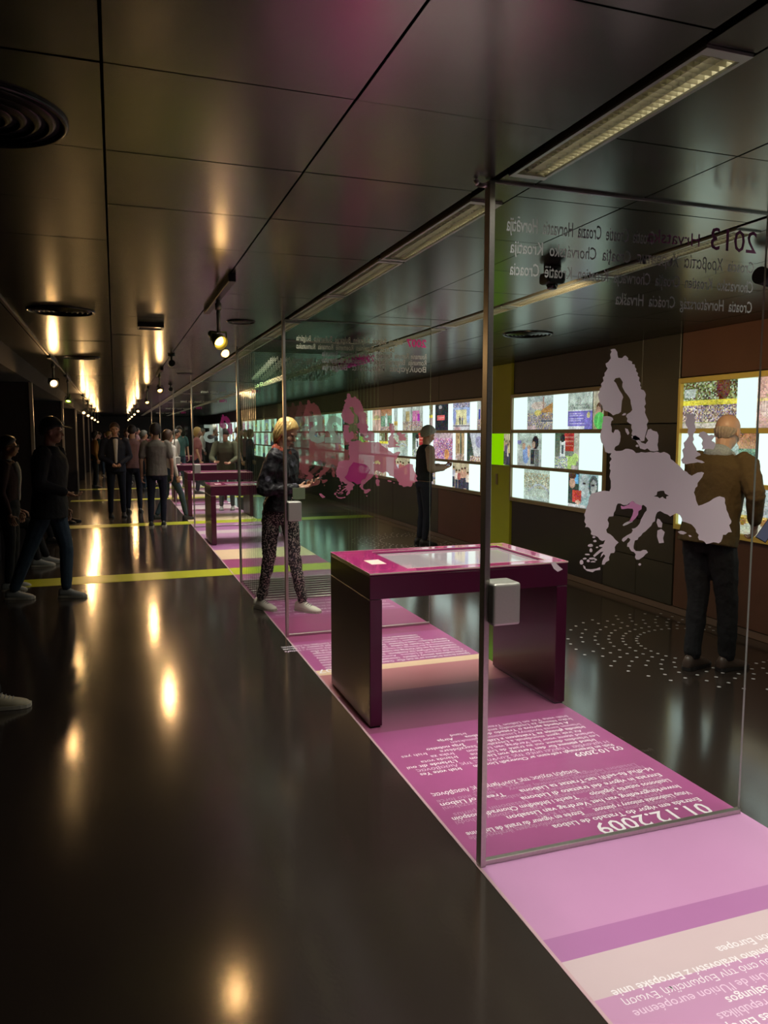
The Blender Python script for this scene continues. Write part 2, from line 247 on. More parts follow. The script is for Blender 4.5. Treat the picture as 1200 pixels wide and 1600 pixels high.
for y in (5.2, 10.9, 17.2, 23.0, 28.5, 34.0, 39.0):
    box('partition', (-1.95, XL, y, y + 0.12, 0, 2.26), LEFTM, wl, 0.004, 1)
    box('edge_strip', (XL - 0.02, XL + 0.022, y - 0.015, y + 0.03, 0, 2.26), STRIP, wl, 0.002, 1)
box('bulkhead', (-2.6, -0.98, -2.5, YE, 2.26, CEIL + 0.1), BLACK, wl)
we = box('wall_end', (-2.6, 5.0, YE, YE + 0.2, 0, CEIL + 0.1), WALLK); tag(we, kind='structure')
wb = box('wall_back', (-2.6, 5.0, -2.7, -2.5, 0, CEIL + 0.1), WALLK); tag(wb, kind='structure')
# ------------------------------------------------------------------ ceiling of satin metal panels
ce = empty('ceiling', (0, 0, 0), kind='structure')
box('ceiling_void', (-2.6, 5.0, -2.5, YE, CEIL + 0.12, CEIL + 0.2), BLACK, ce)
PX = [-0.655, 0.0, 0.622, 1.247, 1.415, 1.875, 2.49, 2.655, 3.13, 3.755, 4.38, XR + 0.09]
# the columns 1.247-1.415 and 2.49-2.655 carry the luminaires and are blanked between them
LUM_Y = []
y = 1.47; LUM_Y.append((1.47, 2.385))
for k in range(3): LUM_Y.append((2.68 + k * 1.06, 2.68 + k * 1.06 + 1.03))
yy = 6.02
while yy < 40:
    LUM_Y.append((yy, yy + 1.03)); yy += 1.06
LUM_Y.insert(0, (-1.2, 0.0)); LUM_Y.insert(1, (0.05, 1.28))
SEAM0 = 1.415 - 0.59 * 4; GAP = 0.004
far = bmesh.new(); npan = 0
pm = {}
for i in range(len(PX) - 1):
    x0, x1 = PX[i] + GAP, PX[i + 1] - GAP
    if i in (3, 6): x0 += 0.018
    w_ = x1 - x0
    k = 0
    while True:
        y0 = SEAM0 + 0.59 * k; y1 = y0 + 0.59; k += 1
        if y0 > YE - 0.6: break
        if i in (3, 6): continue
        a, b2 = y0 + GAP * 0.7, y1 - GAP * 0.7
        if y0 < 14.2 and npan < 290:
            key = i
            if key not in pm:
                bm = bmesh.new(); boxes(bm, (0, w_, 0, b2 - a, 0, 0.018))
                me = bpy.data.meshes.new('ceiling_panel'); bm.to_mesh(me); bm.free(); me.materials.append(CEILM); pm[key] = me
            o = bpy.data.objects.new('ceiling_panel', pm[key]); COL.objects.link(o); o.parent = ce
            o.location = (x0, a, CEIL + R.uniform(0, 0.0015)); o.rotation_euler = (math.radians(R.uniform(-0.10, 0.10)), math.radians(R.uniform(-0.08, 0.08)), 0); npan += 1
        else: boxes(far, (x0, x1, a, b2, CEIL, CEIL + 0.018))
me = bpy.data.meshes.new('ceiling_panel_rows'); far.to_mesh(me); far.free()
tag(link('far_ceiling_panels', me, CEILM, ce), kind='stuff')
box('shadow_gap', [(-0.72, -0.655, -2.5, YE, CEIL + 0.02, CEIL + 0.1)], BLACK, ce)
box('edge_profile', [(-0.672, -0.652, -2.5, YE, CEIL - 0.012, CEIL + 0.02)], mat('profile', (0.3, 0.25, 0.18), 0.35, 0.8), ce)
box('left_ceiling_strip', [(-0.98, -0.69, -2.5, YE, CEIL + 0.0, CEIL + 0.02)], BLACKM, ce)
# blanking strips around the luminaires
for (xa, xb) in ((1.272, 1.411), (2.515, 2.651)):
    prev = -2.4
    for (a, b2) in LUM_Y + [(YE - 0.02, YE)]:
        if a - prev > 0.02: box('blanking_plate', (xa, xb, prev + 0.004, a - 0.004, CEIL, CEIL + 0.018), CEILM, ce, 0.001, 1)
        prev = b2
# ------------------------------------------------------------------ recessed louvre luminaires (real lamps)
LOUV = mat('louvre_blade', (0.62, 0.60, 0.50), 0.3, 0.8)
TUBEM = glow('fluorescent_tube', (1.0, 0.93, 0.74), 4.0)
REFL = mat('reflector', (0.65, 0.62, 0.50), 0.25, 0.9)
def luminaire(x0, x1, a, b2, label, group, lit=True, nblade=None):
    t = empty('louvre_luminaire', ((x0 + x1) / 2, (a + b2) / 2, CEIL), 0, label, 'ceiling light', group)
    hx = (x1 - x0) / 2 - 0.003; hy = (b2 - a) / 2
    box('housing', [(-hx, hx, -hy, hy, 0.07, 0.078), (-hx, -hx + 0.003, -hy, hy, 0, 0.07), (hx - 0.003, hx, -hy, hy, 0, 0.07), (-hx, hx, -hy, -hy + 0.003, 0, 0.07), (-hx, hx, hy - 0.003, hy, 0, 0.07)], REFL, t)
    box('rim', [(-hx, -hx + 0.012, -hy, hy, -0.007, 0.0), (hx - 0.012, hx, -hy, hy, -0.007, 0.0), (-hx + 0.012, hx - 0.012, -hy, -hy + 0.03, -0.007, 0), (-hx + 0.012, hx - 0.012, hy - 0.03, hy, -0.007, 0)], RIM, t)
    tubes('tube', [((0, -hy + 0.05, 0.05), (0, hy - 0.05, 0.05), 0.008)], TUBEM, t, 10)
    n = int((b2 - a) / 0.024); bs = []
    for k in range(1, n): yk = -hy + (b2 - a) * k / n; bs.append((-hx + 0.012, hx - 0.012, yk - 0.0008, yk + 0.0008, 0.0, 0.028))
    for q in (-0.018, 0.018): bs.append((q - 0.0008, q + 0.0008, -hy + 0.03, hy - 0.03, 0.0, 0.028))
    tag(box('louvre', bs, LOUV, t), kind='stuff')
    for share, spr in ((0.52, 66), (0.48, 132)):     # parabolic louvre: a strong narrow lobe and a weak wide one
        ld = bpy.data.lights.new('louvre_lamp', 'AREA'); ld.shape = 'RECTANGLE'; ld.size = 2 * hx - 0.03; ld.size_y = 2 * hy - 0.06
        ld.energy = TUBE_W * share * (b2 - a); ld.color = (1.0, 0.95, 0.84); ld.spread = math.radians(spr)
        lo = bpy.data.objects.new('louvre_lamp', ld); COL.objects.link(lo); lo.parent = t; lo.location = (0, 0, -0.012)
    return t
ORD = ['first', 'second', 'third', 'fourth', 'fifth', 'sixth', 'seventh', 'eighth']
li = 0
for (a, b2) in LUM_Y:
    if a > 40: break
    if a < 1: lab1, lab2 = None, None
    if b2 < 1.3:
        for (xa, xb), nm in (((1.272, 1.411), 'left'), ((2.515, 2.651), 'right')):
            luminaire(xa, xb, a, b2, 'recessed louvre light of the %s row, overhead nearer than the first glass panel' % nm, 'louvre lights before the glass')
        continue
    if li == 0: l1 = 'long louvred ceiling light at top right, nearest and brightest, before the front glass panel'
    elif li < 4: l1 = 'louvred ceiling light in the left row, %s one behind the front glass panel' % ORD[li - 1]
    elif li < 9: l1 = 'louvred ceiling light in the left row, %s one beyond the second glass panel' % ORD[li - 4]
    else: l1 = 'distant louvred ceiling light in the left row, over the far tables and crowd'
    luminaire(1.272, 1.411, a, b2, l1, 'louvre lights of the left row')
    if li == 0: l2 = 'louvred ceiling light of the right row, upper right, cut by the frame edge'
    elif li < 4: l2 = 'louvred ceiling light in the right row seen through front glass, %s from the camera' % ORD[li]
    elif li < 9: l2 = 'louvred ceiling light in the right row, %s one beyond the second glass panel' % ORD[li - 4]
    else: l2 = 'distant louvred ceiling light in the right row, over the far tables and crowd'
    luminaire(2.515, 2.651, a, b2, l2, 'louvre lights of the right row')
    li += 1
# ------------------------------------------------------------------ round air diffusers
VENTM = mat('diffuser_black', (0.03, 0.026, 0.024), 0.25, 0.8)
def diffuser(x, y, r, label):
    t = empty('air_diffuser', (x, y, CEIL), 0, label, 'air vent', 'round air diffusers in the ceiling')
    lathe('rim', [(r, 0.002), (r + 0.004, -0.006), (r - 0.006, -0.012), (r - 0.016, -0.006), (r - 0.016, 0.0)], VENTM, t, 48)
    for k in range(5):
        q = r - 0.03 - k * (r - 0.05) / 5
        lathe('cone_ring', [(q, -0.003), (q - 0.018, -0.014), (q - 0.020, -0.012), (q - 0.002, -0.001)], VENTM, t, 40)
    lathe('back_plate', [(0.0001, -0.0015), (r - 0.01, -0.0015)], BLACK, t, 32)
    return t
for (x, y, r, lab) in ((-0.33, 2.42, 0.235, 'large round black air vent cut by the upper left frame edge'),
                       (-0.33, 6.0, 0.225, 'round black ceiling vent above the man in the cap'),
                       (-0.33, 9.6, 0.2, 'round black ceiling vent beyond the nearer left vent'),
                       (0.96, 6.12, 0.11, 'small round dark vent right of the hanging yellow spotlight'),
                       (3.45, 6.06, 0.215, 'round chrome-rimmed ceiling vent near the photo wall seen through front glass'),
                       (1.0, 11.7, 0.12, 'small round vent far along the ceiling behind the spotlight')):
    diffuser(x, y, r, lab)
t = empty('square_vent', (0.3, 6.55, CEIL), 0, 'square flush metal ceiling fitting between left vent and yellow spotlight', 'ceiling fitting')  # square ceiling vent without a lamp; the lens part is its face plate
box('frame', [(-0.1, 0.1, -0.1, -0.085, -0.03, 0), (-0.1, 0.1, 0.085, 0.1, -0.03, 0), (-0.1, -0.085, -0.085, 0.085, -0.03, 0), (0.085, 0.1, -0.085, 0.085, -0.03, 0)], BLACKM, t, 0.002, 1)
box('lens', [(-0.084, 0.084, -0.084, 0.084, -0.024, -0.004)], mat('lens', (0.5, 0.45, 0.35), 0.2, 0.6), t)
# ------------------------------------------------------------------ track spotlights
BULB = glow('warm_bulb', (1.0, 0.52, 0.16), 6.0)
BULBW = glow('pale_bulb', (1.0, 0.62, 0.26), 7.0)
GREENM = mat('green_lamp_body', (0.30, 0.36, 0.08), 0.4, 0.3)
ROD = mat('lamp_rod', (0.32, 0.31, 0.2), 0.4, 0.6)
def wash(t, at, aim, power, ang=100):
    ld = bpy.data.lights.new('spot_lamp', 'SPOT'); ld.energy = SPOT_W * power * 4; ld.color = (1.0, 0.72, 0.40); ld.spot_size = math.radians(ang); ld.spot_blend = 0.8; ld.shadow_soft_size = 0.035
    lo = bpy.data.objects.new('spot_lamp', ld); COL.objects.link(lo); lo.parent = t; lo.location = at; lo.rotation_euler = (-Vector(aim)).to_track_quat('Z', 'Y').to_euler()
def spotlight(x, y, z, label, body=GREENM, aim=(0.5, -0.6, -0.55), bulb=BULB, power=1.0, group='track spotlights', track=True, r=0.04):
    t = empty('track_spotlight', (x, y, CEIL), 0, label, 'spotlight', group)
    if track: box('track', (-0.02, 0.02, -0.62, 0.62, -0.04, 0), BLACKM, t, 0.003, 1)
    drop = z - CEIL
    tubes('stem', [((0, 0, -0.04 if track else 0), (0, 0, drop + 0.05), 0.012), ((0, 0, -0.06), (0, 0, -0.10), 0.02)], ROD, t)
    a = Vector(aim).normalized(); c = Vector((0, 0, drop))
    q = a.to_track_quat('Z', 'Y').to_euler()
    h = lathe('lamp_head', [(0.0001, -0.11), (r * 0.5, -0.108), (r * 0.62, -0.09), (r * 0.62, -0.05), (r, -0.02), (r * 1.15, 0.03), (r * 1.1, 0.03), (r * 0.9, -0.01)], body, t, 24, c, q)
    lathe('bulb', [(0.0001, 0.022), (r * 0.62, 0.015), (r * 0.8, 0.0), (r * 0.6, -0.012), (0.0001, -0.014)], bulb, t, 16, c, q)
    tubes('guard_ring', [((-r * 1.25, 0, drop), (-r * 1.1, 0, drop + 0.055), 0.005), ((r * 1.25, 0, drop), (r * 1.1, 0, drop + 0.055), 0.005), ((-r * 1.1, 0, drop + 0.055), (r * 1.1, 0, drop + 0.055), 0.005)], body, t)
    if power:
        ld = bpy.data.lights.new('spot_lamp', 'SPOT'); ld.energy = SPOT_W * power * 4; ld.color = (1.0, 0.58, 0.24); ld.spot_size = math.radians(115); ld.spot_blend = 0.7; ld.shadow_soft_size = r * 0.8
        lo = bpy.data.objects.new('spot_lamp', ld); COL.objects.link(lo); lo.parent = t; lo.location = c + a * 0.05
        lo.rotation_euler = (-a).to_track_quat('Z', 'Y').to_euler()
    return t
sp = spotlight(0.635, 4.95, 2.19, 'yellow-green twin-bulb spotlight hanging from the ceiling track, nearest on the right', aim=(0.35, -0.75, -0.5), power=0.35)
q = Vector((0.03, -0.05, 2.11 - CEIL)); lathe('bulb', [(0.0001, 0.02), (0.02, 0.014), (0.026, 0), (0.0001, -0.012)], BULB, sp, 16, q, (2.2, 0, 0.4))
for y, z, lab in ((11.3, 2.21, 'hanging lit spotlight, second along the right ceiling track'), (15.8, 2.21, 'hanging lit spotlight, third along the right ceiling track')):
    spotlight(0.62, y, z, lab, BLACKM, (0.1, -0.7, -0.6), BULB, 1.0)
for y in (22, 26, 30, 34, 38): spotlight(0.62, y, 2.2, 'one of the distant spotlights at the far end of the right track', BLACKM, (0, -0.8, -0.5), BULBW, 0.7, 'far spotlights on the right track')
spotlight(-0.66, 9.98, 2.2, 'bright round bare spotlight on the left track, nearest of that row', BLACKM, (0.3, -0.85, -0.35), BULBW, 0.5, r=0.05)
spotlight(-0.66, 13.0, 2.12, 'dim green-bodied spotlight on the left track, second of that row', GREENM, (-0.1, -0.5, -0.8), glow('green_bulb', (0.6, 0.9, 0.15), 8.0), 0.25)
for y in (19.3, 22.5, 26.3, 30.0, 35.4): spotlight(-0.66, y, 2.08, 'one of the distant spotlights clustered at the far end of the left track', BLACKM, (0.1, -0.85, -0.4), BULBW, 0.8, 'far spotlights on the left track')
# dark fittings on the ceiling right of the first glass panel
t = empty('projector', (2.2, 3.62, CEIL), 0, 'black ceiling device with round lens, behind lettering on the front glass', 'projector')
lathe('mount', [(0.0001, 0), (0.045, 0), (0.045, -0.02), (0.02, -0.022), (0.02, -0.03)], BLACKM, t)
box('body', (-0.055, 0.055, -0.05, 0.05, -0.085, -0.025), BLACKM, t, 0.016, 2); wash(t, (0.05, 0.075, -0.09), (0.6, 1.0, -0.3), 2.2, 90)  # lamp added to the device to brighten pillar and wall
lathe('lens', [(0.0001, -0.108), (0.024, -0.108), (0.03, -0.09), (0.03, -0.075)], mat('lens_glass', (0.05, 0.05, 0.05), 0.1, 0.6), t)
t = empty('projector', (3.12, 3.05, CEIL), 0, 'black cylinder spotlight under the ceiling at the right frame edge', 'spotlight')
tubes('body', [((-0.1, 0.0, -0.09), (0.14, 0.05, -0.11), 0.042)], BLACKM, t, 20); wash(t, (0.16, 0.055, -0.112), (1.0, 0.75, -0.5), 2.2); tubes('bracket', [((0, 0, 0), (0, 0.01, -0.08), 0.012)], BLACKM, t)
for x, y, lab in ((0.96, 14.2, 'small black ceiling camera left of the glass panel group'), (0.62, 8.9, 'small black ceiling fitting with an added lamp aimed down the corridor, between the nearest and second lit spotlights')):
    t = empty('ceiling_camera', (x, y, CEIL), 0, lab, 'camera')
    lathe('mount', [(0.0001, 0), (0.04, 0), (0.04, -0.02), (0.012, -0.025), (0.012, -0.06)], BLACKM, t, 16)
    tubes('body', [((0, -0.07, -0.10), (0, 0.06, -0.10), 0.035)], BLACKM, t, 14)
    if y < 10: wash(t, (0, 0.066, -0.10), (-0.094, 1.0, -0.108), 6.0, 15)  # added lamp that brightens the suited man's face
# ================================================================== floor graphic: the time-line strip
SX0, SX1 = 1.24, 2.482
def stripm(name, col, var=0.07, rough=0.28): return mat(name, col, rough, var=var, scale=2.2, spec=0.45)
M_cream = stripm('strip_cream', (0.60, 0.47, 0.50)); M_mauve = stripm('strip_mauve', (0.52, 0.27, 0.45))
M_vio = stripm('strip_violet', (0.42, 0.17, 0.38)); M_lil = stripm('strip_lilac', (0.55, 0.27, 0.49)); M_pur = stripm('strip_purple', (0.36, 0.085, 0.235), 0.2)
M_plum_shade = stripm('strip_plum_shade', (0.26, 0.075, 0.15), 0.1); M_rose = stripm('strip_rose', (0.50, 0.19, 0.21)); M_sand = stripm('strip_sand', (0.75, 0.55, 0.36))
M_grey = stripm('strip_greymauve', (0.22, 0.15, 0.18)); M_mag = stripm('strip_magenta', (0.30, 0.06, 0.16)); M_yel = stripm('strip_yellow', (0.46, 0.47, 0.02))
st = empty('timeline_strip', ((SX0 + SX1) / 2, 8, 0), 0, 'long purple banded floor strip with white multilingual lines running under the tables', 'floor graphic')
bands = [(-0.5, 1.62, M_mauve), (1.62, 1.73, M_mauve), (1.73, 1.90, M_cream), (1.90, 2.01, M_vio), (2.01, 2.475, M_lil), (2.475, 3.80, M_pur), (3.80, 4.42, M_plum_shade), (4.42, 4.86, M_rose), (4.86, 4.97, M_sand),  # plum stretch at the nearest table: table shadow painted into the strip
         (4.97, 5.72, M_pur), (5.72, 5.95, M_mag), (5.95, 6.55, M_mag), (6.55, 8.75, M_pur), (9.2, 9.85, M_mag), (9.85, 10.7, M_sand), (10.7, 11.25, M_vio), (11.25, 11.9, M_plum_shade), (11.9, 12.5, M_mauve), (12.5, 12.9, M_cream), (12.9, 13.95, M_vio),  # plum at the second table is its cast shadow, put into the band colour
         (14.4, 15.6, M_sand), (15.6, 16.2, M_mauve), (16.2, 16.6, M_plum_shade), (16.6, 17.5, M_cream), (17.5, 18.2, M_vio), (18.2, 19.4, M_plum_shade), (19.8, 20.6, M_sand), (20.6, 21.4, M_vio), (21.4, 22.2, M_cream), (22.2, 23.3, M_plum_shade), (23.7, 25, M_cream), (25, 27, M_vio), (27, 30, M_sand), (30, 36, M_vio)]
cx = (SX0 + SX1) / 2
for a, b2, m in bands: box('band', (SX0 - cx, SX1 - cx, a - 8, b2 - 8, 0.0002, 0.0022), m, st)
EDGEL = stripm('strip_edge', (0.55, 0.36, 0.40))
box('edge_line', [(SX0 - cx - 0.012, SX0 - cx, -0.5 - 8, 28, 0.0002, 0.0024)], EDGEL, st)
INK = mat('white_print', (0.85, 0.80, 0.84), 0.4); INK2 = mat('dim_print', (0.52, 0.28, 0.42), 0.4); INKP = mat('pale_pink_print', (0.80, 0.62, 0.76), 0.4)
def ftext(s, x, y, size, m=INK, align='LEFT', bold=0.0, maxw=None):
    """lettering lying on the strip, read from the far side: its right is -X, its top is -Y; (x, y) = start (or end) on the baseline"""
    me = text_mesh(s, size, bold, align)
    if maxw:
        wd = max(v.co.x for v in me.vertices) - min(v.co.x for v in me.vertices)
        if wd > maxw: me.transform(Matrix.Diagonal((maxw / wd, 1, 1, 1)))
    me.transform(Matrix.Translation((x - cx, y - 8, 0.0028)) @ Matrix.Rotation(PI, 4, 'Z')); me.materials.clear()
    return link('lettering', me, m, st)
# nearest block
N1 = [('Retirada del Reino Unido de la Unión Europea', 1.735, 1.800, INK), ('Vystoupení Spojeného království z Evropské unie', 1.307, 1.748, INK), ('Αпοχώρηση του Ηνωμένου Βασιλείου αпό την Ευρωпαϊκή Ένωση', 1.314, 1.706, INK), ("Retrait du Royaume-Uni de l'Union européenne", 1.316, 1.662, INKP),
      ('Jungtinės Karalystės išstojimas iš Europos Sąjungos', 1.60, 1.618, INK), ('Ujedinjena Kraljevina istupa iz Unije republikas', 1.53, 1.576, INKP), ('Austritt des Vereinigten Königreichs des Europ. Rates', 1.40, 1.533, INK), ('Iztagħana tar-Renju Unit mill-Unjoni Ewropea', 1.34, 1.49, INKP), ('Withdrawal of the United Kingdom', 1.5, 1.447, INK)]
for s, x, y, mm in N1: ftext(s, x, y, 0.038 if s[0] == 'Α' else 0.0435, mm, 'RIGHT', 0.0006 if mm is INK and s[0] != 'Α' else 0)
# 01.12.2009 block
ftext('01.12.2009', 2.38, 2.585, 0.128, INK, bold=0.0012)
B1 = [('Entrada em vigor do Tratado de Lisboa', 1, 2.40), ('Lissabonin sopimus tulee voimaan      Lissabonfördragets ikraftträdande', 0, 2.30), ('Vstup Lisabonské smlouvy v platnost      Entrée en vigueur du traité de Lisbonne', 1, 2.40),
      ('Vertrag von Lissabon tritt in Kraft', 0, 2.28), ('Inwerkingtreding van het Verdrag van Lissabon', 1, 2.40), ('Lisabonas līguma spēkā stāšanās      Traktat z Lizbony wchodzi', 0, 2.33), ('Lisabonos sutartis įsigaliojo      Teacht i bhfeidhm Chonradh Liospóin', 1, 2.40),
      ('Ikrafttræden af Lissabontraktaten      Lissabonin sopimus', 0, 2.38), ('Entrata in vigore del trattato di Lisbona', 1, 2.40), ('Intrarea în vigoare a Tratatului de la Lisabona      Lisszaboni', 0, 2.34), ('Id-dħul fis-seħħ tat-Trattat ta Lisbona      Treaty of Lisbon', 1, 2.40),
      ('Nadobudnutie platnosti Lisabonskej zmluvy      enters into force', 0, 2.38), ('Lissaboni lepingu jõustumine      entra en vigor', 0, 2.36), ('Έναρξη ισχύος της Συνθήκης της Λισαβόνας', 1, 2.05)]
for i, (s, br, x) in enumerate(B1):
    ftext(s, x, 2.632 + i * 0.0325, 0.047, INK if br else INK2, bold=0.0006 if br else 0, maxw=x - SX0 - 0.05)
# 02.10.2009 block
ftext('02.10.2009', 2.42, 3.222, 0.064, INK, bold=0.0006)
B2 = ['Rith an Éireannaigh reifreann ar Chonradh Liospóin      Irish vote Yes', 'Η Ιρλανδία ψηφίζει υпέρ της Συνθήκης της Λισαβόνας', "Irland stimmt für den Vertrag von Lissabon      L'Irlande dit oui", 'Les Irlandais disent oui au traité de Lisbonne      Irlanda vota', 'Ierland stemt voor het Verdrag van Lissabon      Irska za',
      'Az írek igent mondanak a Lisszaboni Szerződésre      Irish yes', 'Irlandia głosuje za Traktatem z Lizbony      Īrija nobalso', 'Irlannin kansa hyväksyy Lissabonin sopimuksen', 'A Irlanda aprova o Tratado de Lisboa      Airija', 'Írsko hlasuje za Lisabonskú zmluvu      Irland', 'Irish vote Yes on Lisbon Treaty']
for i, s in enumerate(B2): ftext(s, 2.40 - (0.05 if i % 3 == 2 else 0), 3.262 + i * 0.043, 0.042, INK if i % 3 != 1 else INKP, bold=0.0005 if i % 2 == 0 else 0, maxw=1.08)
# 13.12.2007 block behind the table
ftext('2007', 1.47, 4.985, 0.11, INK, bold=0.001)
B3 = ["Signature du traité de Lisbonne par les chefs d'État", 'Podpis Lisabonské smlouvy v klášteře', 'Firma del trattato di Lisbona', 'Υпογραφή της Συνθήκης της Λισαβόνας', 'Ondertekening van het Verdrag van Lissabon', 'Unterzeichnung des Vertrags von Lissabon', 'Assinatura do Tratado de Lisboa', 'Signing of the Lisbon Treaty in December', 'Podpisanie Traktatu z Lizbony', 'Lissabonin sopimus allekirjoitetaan', 'Undertecknandet av Lissabonfördraget']
for i, s in enumerate(B3): ftext(s + '   ' + B3[(i + 4) % 11], 2.42 - (0.18 if i > 7 else 0), 5.03 + i * 0.06, 0.05, INK if i % 3 != 2 else INKP, bold=0.0006, maxw=1.1)
# further small blocks between the second glass and the ten-panel group
for i in range(17):
    ftext(B3[(i * 3) % 11] + '   ' + B2[i % 11], 2.42, 6.66 + i * 0.12, 0.062, INK if i % 2 else INKP, bold=0.0006, maxw=1.12)
# yellow-green lines across the whole floor
for i, (a, b2, lab) in enumerate(((8.75, 9.2, 'nearest'), (13.95, 14.4, 'second'), (19.4, 19.8, 'third'), (23.3, 23.7, 'farthest'))):
    o = box('floor_stripe', [(XL - 0.04, XR - 0.02, a, b2, 0.0002, 0.0020)], M_yel); tag(o, '%s yellow-green line painted across the dark floor from wall to wall' % lab, 'floor line', 'yellow-green floor lines')
# dotted rings printed on the floor
DOT = mat('dot_print', (0.50, 0.46, 0.46), 0.4)
def rings(cx0, cy0, r0, n, lab):
    bm = bmesh.new()
    for k in range(n):
        r = r0 + k * 0.105; c = 44 
        for j in range(c):
            if k > 3 and (j * 7 + k) % 5 == 0: continue
            a = 2 * PI * j / c + 0.07 * k; x = cx0 + r * math.cos(a); y = cy0 + r * math.sin(a)
            if x > XR - 0.03 or x < SX1 + 0.03: continue
            vs_ = [bm.verts.new((x + 0.013 * math.cos(q * PI / 4) - cx0, y + 0.013 * math.sin(q * PI / 4) - cy0, 0.0012)) for q in range(8)]; bm.faces.new(vs_)
    me = bpy.data.meshes.new('dotted_rings'); bm.to_mesh(me); bm.free()
    tag(link('floor_dot_rings', me, DOT, None, (cx0, cy0, 0)), lab, 'floor graphic', 'dotted rings on the floor')
rings(4.22, 4.62, 0.50, 6, 'rings of pale dots on the dark floor around the bald man')
rings(4.2, 10.7, 0.5, 5, 'rings of pale dots on the floor near the grey-haired woman')
# ================================================================== interactive tables
TBL = mat('table_plum_lacquer', (0.065, 0.007, 0.028), 0.28, var=0.12, scale=3, coat=0.15, spec=0.35)
TTOP = mat('table_top_magenta', (0.42, 0.03, 0.17), 0.08, coat=0.6); TGL = mat('table_glass_edge', (0.78, 0.62, 0.55), 0.2)
SCR = mat('screen_glass', (0.30, 0.26, 0.27), 0.07, emit=(0.75, 0.62, 0.66), estr=0.22, coat=0.5)
def table(y, label, extra=True):
    t = empty('touchscreen_table', (1.885, y, 0), 0, label, 'table', 'touchscreen tables along the strip')
    hx, hy, th, H_ = 0.615, 0.40, 0.07, 0.865
    def slab(s):
        xa, xb = (-hx, -hx + th) if s < 0 else (hx - th, hx)
        box('leg', [(xa, xb, -hy, hy, 0.012, 0.718)], TBL, t, 0.0025, 1)
    slab(-1); slab(1)
    box('leg_foot', [(-hx + 0.008, -hx + th - 0.008, -hy + 0.01, hy - 0.01, 0.0025, 0.013), (hx - th + 0.008, hx - 0.008, -hy + 0.01, hy - 0.01, 0.0025, 0.013)], BLACKM, t)
    # apron with a well for the screen
    wx0, wx1, wy0, wy1 = -hx + 0.25, hx - 0.10, -hy + 0.09, hy - 0.09
    box('apron', [(-hx, hx, -hy, hy, 0.7215, 0.845), (-hx, hx, -hy, wy0, 0.845, H_ - 0.012), (-hx, hx, wy1, hy, 0.845, H_ - 0.012), (-hx, wx0, wy0, wy1, 0.845, H_ - 0.012), (wx1, hx, wy0, wy1, 0.845, H_ - 0.012)], TBL, t, 0.0015, 1)
    box('top_frame', [(-hx, hx, -hy, wy0, H_ - 0.012, H_), (-hx, hx, wy1, hy, H_ - 0.012, H_), (-hx, wx0, wy0, wy1, H_ - 0.012, H_), (wx1, hx, wy0, wy1, H_ - 0.012, H_)], TTOP, t, 0.001, 1)
    box('glass_edge', [(-hx - 0.002, hx + 0.002, -hy - 0.002, -hy, H_ - 0.007, H_ + 0.001), (-hx - 0.002, -hx, -hy, hy, H_ - 0.007, H_ + 0.001), (hx, hx + 0.002, -hy, hy, H_ - 0.007, H_ + 0.001), (-hx, hx, hy, hy + 0.002, H_ - 0.007, H_ + 0.001)], TGL, t)
    box('screen', [(wx0 + 0.003, wx1 - 0.003, wy0 + 0.003, wy1 - 0.003, 0.845, 0.851)], SCR, t)
    if extra:
        box('screen_lip', [(wx0, wx1, wy0 - 0.006, wy0, H_, H_ + 0.0012), (wx0, wx1, wy1, wy1 + 0.006, H_, H_ + 0.0012), (wx1, wx1 + 0.006, wy0, wy1, H_, H_ + 0.0012)], TGL, t)
        box('name_plate', [(-0.515, -0.425, -0.13, 0.02, H_, H_ + 0.0015)], mat('plate_white', (0.75, 0.65, 0.55), 0.3), t, 0.0004, 1)
    return t
T1 = table(4.27, 'glossy plum touchscreen table right behind the front glass panel')
for y, lab in ((11.55, 'plum touchscreen table just beyond the ten-panel glass group'), (15.25, 'plum touchscreen table farther along, with a visitor leaning over it'), (19.0, 'small-looking distant plum table near the walking visitor'), (26.0, 'farthest plum table, at the crowd')):
    dup(T1, (1.885, y, 0), lab)
# ================================================================== upright glass panels
MAPM = mat('map_film', (0.74, 0.65, 0.69), 0.6, var=0.05, scale=3); MAPP = mat('map_film_pink', (0.78, 0.33, 0.60), 0.6); MAPW = mat('map_film_white', (0.75, 0.7, 0.72), 0.6)
def film(name, col, alpha, col2=None):
    m, nt, b = nodes(name)
    b.inputs['Base Color'].default_value = (*col, 1); b.inputs['Roughness'].default_value = 0.6; b.inputs['Alpha'].default_value = alpha
    return m
FILMR = film('map_film_rose', (0.52, 0.16, 0.27), 0.88); FILMM = film('map_film_magenta', (0.42, 0.02, 0.19), 0.9); FILMS = film('map_film_old_rose', (0.50, 0.13, 0.16), 0.55); FILMSM = film('map_film_wine', (0.35, 0.03, 0.14), 0.5)
LET = mat('glass_lettering', (0.34, 0.35, 0.33), 0.6); LETP = mat('glass_lettering_purple', (0.22, 0.04, 0.14), 0.6); LETF = mat('glass_lettering_cream', (0.60, 0.62, 0.45), 0.6); LETM = mat('glass_lettering_magenta', (0.75, 0.04, 0.36), 0.6, emit=(0.7, 0.03, 0.3), estr=0.0)
NUM = film('numeral_film', (0.50, 0.68, 0.62), 0.7)
def mirror(x, z, size_rot=None): return Matrix.Translation((x, 0, z)) @ Matrix(((-1, 0, 0, 0), (0, 0, -1, 0), (0, 1, 0, 0), (0, 0, 0, 1)))
